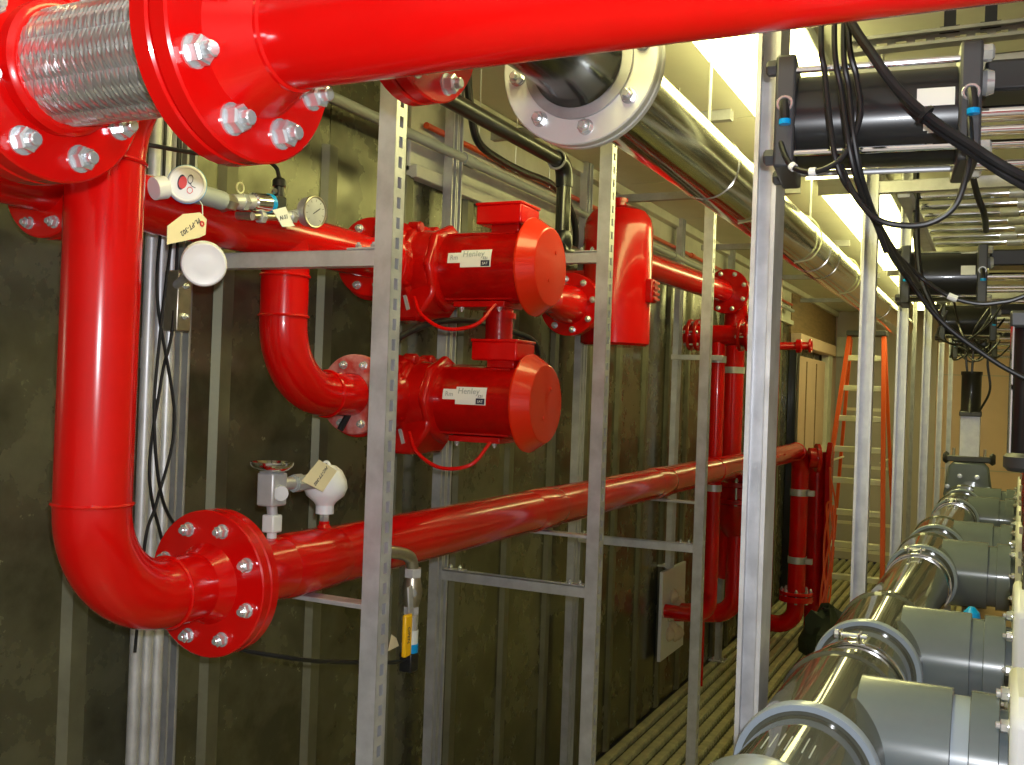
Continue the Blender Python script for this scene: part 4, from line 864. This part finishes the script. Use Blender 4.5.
# ------------------------------------------------------------------ black pneumatic cylinders overhead
def cylinder(x0, x1, y, z, r, yaw, label, rods=True, sticker=True):
    t = thing('air_cylinder', label, 'air cylinder', (x0, y, z), 'black air cylinders overhead')
    Mw = Matrix.Translation((x0, y, z)) @ Matrix.Rotation(R(yaw), 4, 'Z'); L_ = x1-x0; ps = []
    def part(n, mb, m, par=t, bev=0.0):
        o = obj(n, mb, m, par, bevel=bev); o.matrix_basis = Mw; return o
    h = r*1.14
    part('end_plate', MB().box((0.018, 0, 0), (0.036, 2*h, 2*h)), CHAR, bev=0.005)
    part('end_plate', MB().box((L_-0.018, 0, 0), (0.036, 2*h, 2*h)), CHAR, bev=0.005)
    bd = part('barrel', MB().lathe((0.03, 0, 0), X, [(0, r*0.96), (L_-0.06, r*0.96)], 56), BLACK)
    for sy in (-1, 1):
        for sz in (-1, 1):
            part('tie_rod', MB().cyl((0.0, sy*h*0.86, sz*h*0.74), (L_, sy*h*0.86, sz*h*0.74), 0.006, 10), CHROME if sy < 0 else GALV)
            part('tie_nut', MB().lathe((0, sy*h*0.86, sz*h*0.80), -X, [(0, 0.015), (0.014, 0.015), (0.018, 0.01)], 6), CHAR)
            part('tie_nut', MB().lathe((L_, sy*h*0.86, sz*h*0.80), X, [(0, 0.015), (0.014, 0.015), (0.018, 0.01)], 6), BOLT)
    for xx in (0.018, L_-0.018):
        part('port_ring', ring((xx, -h-0.002, 0.012), Y, 0.0125, 0.003, 20, 6), BOLT)
        part('port_elbow', MB().tube([(xx, -h+0.005, 0.012), (xx, -h-0.014, 0.010), (xx+0.002, -h-0.02, -0.006), (xx+0.003, -h-0.02, -0.025)], 0.0085, 10), RUB)
        part('push_ring', MB().cyl((xx+0.003, -h-0.02, -0.022), (xx+0.003, -h-0.02, -0.031), 0.0105, 12), BLUE)
    if sticker:
        def patch(xa, xb, q0, q1):
            b = MB(); vs = []; n = 6
            for i in range(n+1):
                q = R(q0+(q1-q0)*i/n)
                for xx in (xa, xb): vs.append((xx, -r*0.966*math.cos(q), r*0.966*math.sin(q)))
            return b.add(vs, [(2*i, 2*i+1, 2*i+3, 2*i+2) for i in range(n)])
        part('sticker', patch(L_*0.70, L_-0.042, -2, 20), PAPER)
        if rods:
            part('torn_sticker', patch(L_*0.735, L_*0.755, -30, -19), PAPER); part('torn_sticker', patch(L_*0.755, L_*0.785, -33, -27), PAPER)
            part('torn_sticker', patch(L_*0.70, L_*0.74, 2, 8), PAPER)
    part('piston_rod', MB().cyl((L_, 0, 0), (L_+0.55, 0, 0), r*0.16, 20), CHROME)
    for sy, sz in ((-0.5, -0.42), (0.5, -0.42), (0.45, -0.8)): part('guide_rod', MB().cyl((L_, sy*h, sz*h), (L_+0.55, sy*h, sz*h), r*0.1, 14), CHROME)
    part('guide_block', MB().box((L_+0.30, 0.05, h*0.62), (0.58, 2*h*0.7, h*0.55)), BLACK, bev=0.006)
    part('rod_gland', MB().lathe((L_, -h*0.45, h*0.42), X, [(0, 0.02), (0.01, 0.024), (0.022, 0.02)], 14), BOLT)
    return t
cylinder(-0.395, -0.05, 1.94, 2.724, 0.09, 6.0, 'large black air cylinder with torn white stickers, nearest, upper right')
cylinder(-0.37, -0.06, 4.3, 2.705, 0.10, 3.0, 'black air cylinder second in line with a blank white sticker', rods=False)
cylinder(-0.33, -0.03, 6.3, 2.68, 0.10, 3.0, 'black air cylinder third in line, half hidden by cables', rods=False, sticker=False)
cylinder(-0.33, -0.03, 8.2, 2.66, 0.10, 3.0, 'black air cylinder farthest in line near the tan wall', rods=False, sticker=False)
# racks carrying the cylinders
G7 = 'channel rails of the overhead rack'
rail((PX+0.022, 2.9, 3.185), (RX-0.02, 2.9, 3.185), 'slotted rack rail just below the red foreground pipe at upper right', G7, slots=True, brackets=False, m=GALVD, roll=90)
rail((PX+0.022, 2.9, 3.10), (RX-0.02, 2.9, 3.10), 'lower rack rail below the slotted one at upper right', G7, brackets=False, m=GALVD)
for k, (yy, zz, lab) in enumerate(((3.75, 2.96, 'rack rail at the second bright post'), (5.18, 2.88, 'rack rail at the third bright post'), (7.0, 2.9, 'rack rail at the fourth bright post'), (8.75, 2.9, 'rack rail at the fifth bright post'))):
    rail((PX+0.022, yy, zz), (RX-0.02, yy, zz), lab, G7, brackets=False, m=GALV)
for k in range(8):
    yy = 3.95+0.205*k; lab = ('first', 'second', 'third', 'fourth', 'fifth', 'sixth', 'seventh', 'eighth')[k]
    t = thing('steel_conduit', 'horizontal steel conduit on the overhead rack, %s from the camera' % lab, 'conduit', (-0.3, yy, 3.0), 'conduits lying across the overhead rack')
    obj('tube', MB().cyl((-0.36, yy, 3.0), (RX-0.01, yy, 3.0), 0.019, 16), CHROME, t)
    obj('coupling', MB().cyl((-0.02+0.03*(k % 3), yy, 3.0), (0.05+0.03*(k % 3), yy, 3.0), 0.0225, 16), GALV, t)
for k in range(2):
    o = obj('rack_beam', MB().box((-0.33+1.0*k, 4.7, 2.958), (0.041, 1.75, 0.041)), GALV); tag(o, 'steel beam under the overhead conduits, %s side' % ('post', 'far')[k], 'metal rail', 'beams under the overhead conduits')
for k, (x0, y0) in enumerate(((-0.15, 2.9), (-0.05, 2.9), (0.06, 2.9))):
    t = thing('black_hanger', 'black hanger strap between ceiling and slotted rack rail, %s of three' % ('left', 'middle', 'right')[k], 'hanger', (x0, y0, 3.2), 'black rack hangers')
    obj('strap', MB().box((x0, y0+0.03, 3.32), (0.03, 0.012, 0.24)), BLACK, t); obj('hook', MB().box((x0, y0+0.03, 3.21), (0.05, 0.03, 0.02)), BLACK, t)

# ------------------------------------------------------------------ air tubes and cables at upper right
def cable(label, pts, r=0.0051, m=None, sleeves=(), group='black air tubes at the cylinders', clips=()):
    t = thing('air_tube', label, 'cable', pts[0], group); c = curve(pts, 10)
    obj('tube', MB().tube(c, r, 10), m or RUB, t)
    for s in sleeves:
        i = int(s*(len(c)-3)); obj('sleeve', MB().tube(c[i:i+4], r*1.5, 10), WHITE, t)
    for s in clips:
        i = int(s*(len(c)-3)); obj('tie', MB().tube(c[i:i+2], r*1.9, 8), BLACK, t)
yA = 1.80
cable('black air tube hanging leftmost of the bundle before the big black cylinder', [(-0.305, 1.9, 3.3), (-0.30, yA, 2.87), (-0.291, yA, 2.77), (-0.280, yA, 2.685), (-0.268, yA, 2.62), (-0.25, yA+0.02, 2.575), (-0.222, 1.9, 2.548), (-0.197, 1.97, 2.48)])
cable('black air tube second in the bundle before the big black cylinder', [(-0.285, 1.9, 3.3), (-0.278, yA, 2.86), (-0.262, yA, 2.735), (-0.244, yA, 2.63), (-0.228, 1.84, 2.565), (-0.21, 1.95, 2.52), (-0.18, 2.1, 2.46)])
cable('black air tube third in the bundle before the big black cylinder', [(-0.268, 1.9, 3.3), (-0.262, yA, 2.85), (-0.250, yA, 2.74), (-0.238, yA, 2.65), (-0.222, 1.84, 2.57), (-0.2, 1.98, 2.51), (-0.16, 2.3, 2.45)])
cable('black air tube curling back to the left port of the big black cylinder', [(-0.262, 1.92, 3.3), (-0.255, yA, 2.87), (-0.237, yA, 2.755), (-0.229, yA, 2.70), (-0.240, yA, 2.655), (-0.262, yA, 2.617), (-0.30, yA, 2.60), (-0.335, yA+0.01, 2.608), (-0.355, 1.82, 2.63), (-0.373, 1.845, 2.67), (-0.379, 1.852, 2.705)], r=0.0052, sleeves=(0.62, 0.74))
cable('thick pair of black air tubes slanting down across the big black cylinder', [(-0.32, 1.95, 3.3), (-0.29, 1.86, 3.05), (-0.262, 1.80, 2.885), (-0.205, 1.77, 2.778), (-0.163, 1.77, 2.718), (-0.116, 1.77, 2.67), (-0.062, 1.77, 2.627), (0.024, 1.78, 2.567), (0.2, 1.9, 2.5)], r=0.0085, clips=(0.62,))
cable('twin black air tube lying under the slanting thick one', [(-0.31, 1.96, 3.3), (-0.28, 1.87, 3.04), (-0.253, 1.81, 2.87), (-0.198, 1.78, 2.766), (-0.157, 1.78, 2.706), (-0.11, 1.78, 2.656), (-0.056, 1.78, 2.612), (0.03, 1.79, 2.55), (0.2, 1.92, 2.48)], r=0.006)
cable('black air tube looping in a wide arc from the right port of the big cylinder', [(-0.062, 1.886, 2.71), (-0.058, 1.86, 2.67), (-0.055, yA+0.01, 2.625), (-0.060, yA, 2.578), (-0.076, yA, 2.528), (-0.113, yA, 2.502), (-0.16, yA, 2.50), (-0.201, yA, 2.515), (-0.236, yA+0.01, 2.558), (-0.262, yA+0.02, 2.612)], r=0.0052)
cable('long black air tube swinging down to the right edge in front of the racks', [(-0.262, 2.2, 2.62), (-0.255, 2.35, 2.59), (-0.235, 2.5, 2.54), (-0.215, 2.6, 2.511), (-0.134, 2.6, 2.402), (-0.034, 2.6, 2.32), (0.05, 2.6, 2.268), (0.2, 2.6, 2.2)], r=0.006)
cable('black air tube with white sleeve sagging to the right edge', [(-0.258, 2.25, 2.61), (-0.25, 2.45, 2.575), (-0.193, 2.6, 2.518), (-0.124, 2.6, 2.464), (-0.059, 2.6, 2.442), (-0.006, 2.6, 2.444), (0.044, 2.6, 2.458), (0.2, 2.6, 2.53)], r=0.0055, sleeves=(0.46,))
cable('black hose dropping straight behind the wide arc of tube', [(-0.315, 4.1, 3.4), (-0.315, 4.1, 3.2), (-0.309, 4.1, 2.978), (-0.295, 4.1, 2.748), (-0.267, 4.1, 2.633), (-0.2, 4.1, 2.5)], r=0.012)
cable('short black hose slanting over the overhead conduits', [(-0.15, 3.98, 3.032), (-0.13, 3.8, 3.03), (-0.11, 3.66, 2.99), (-0.085, 3.68, 2.90), (-0.065, 3.72, 2.85), (-0.06, 3.9, 2.82)], r=0.011)
random.seed(11)
t = thing('wire_tangle', 'tangle of thin dark wires under the far air cylinders above the upright valve', 'wires', (-0.2, 6.5, 2.5))
for k in range(10):
    y0 = 5.4+0.3*k; x0 = random.uniform(-0.30, -0.12); pts = [(x0, y0, 2.72)]
    for j in range(3): pts.append((x0+random.uniform(-0.05, 0.08)+0.03*j, y0+random.uniform(-0.1, 0.1), 2.62-0.05*j+random.uniform(-0.03, 0.02)))
    pts.append((x0+0.16, y0, 2.60)); pts.append((x0+0.22, y0, 2.70))
    obj('wire', MB().tube(curve(pts, 6), 0.006, 6), RUB, t)
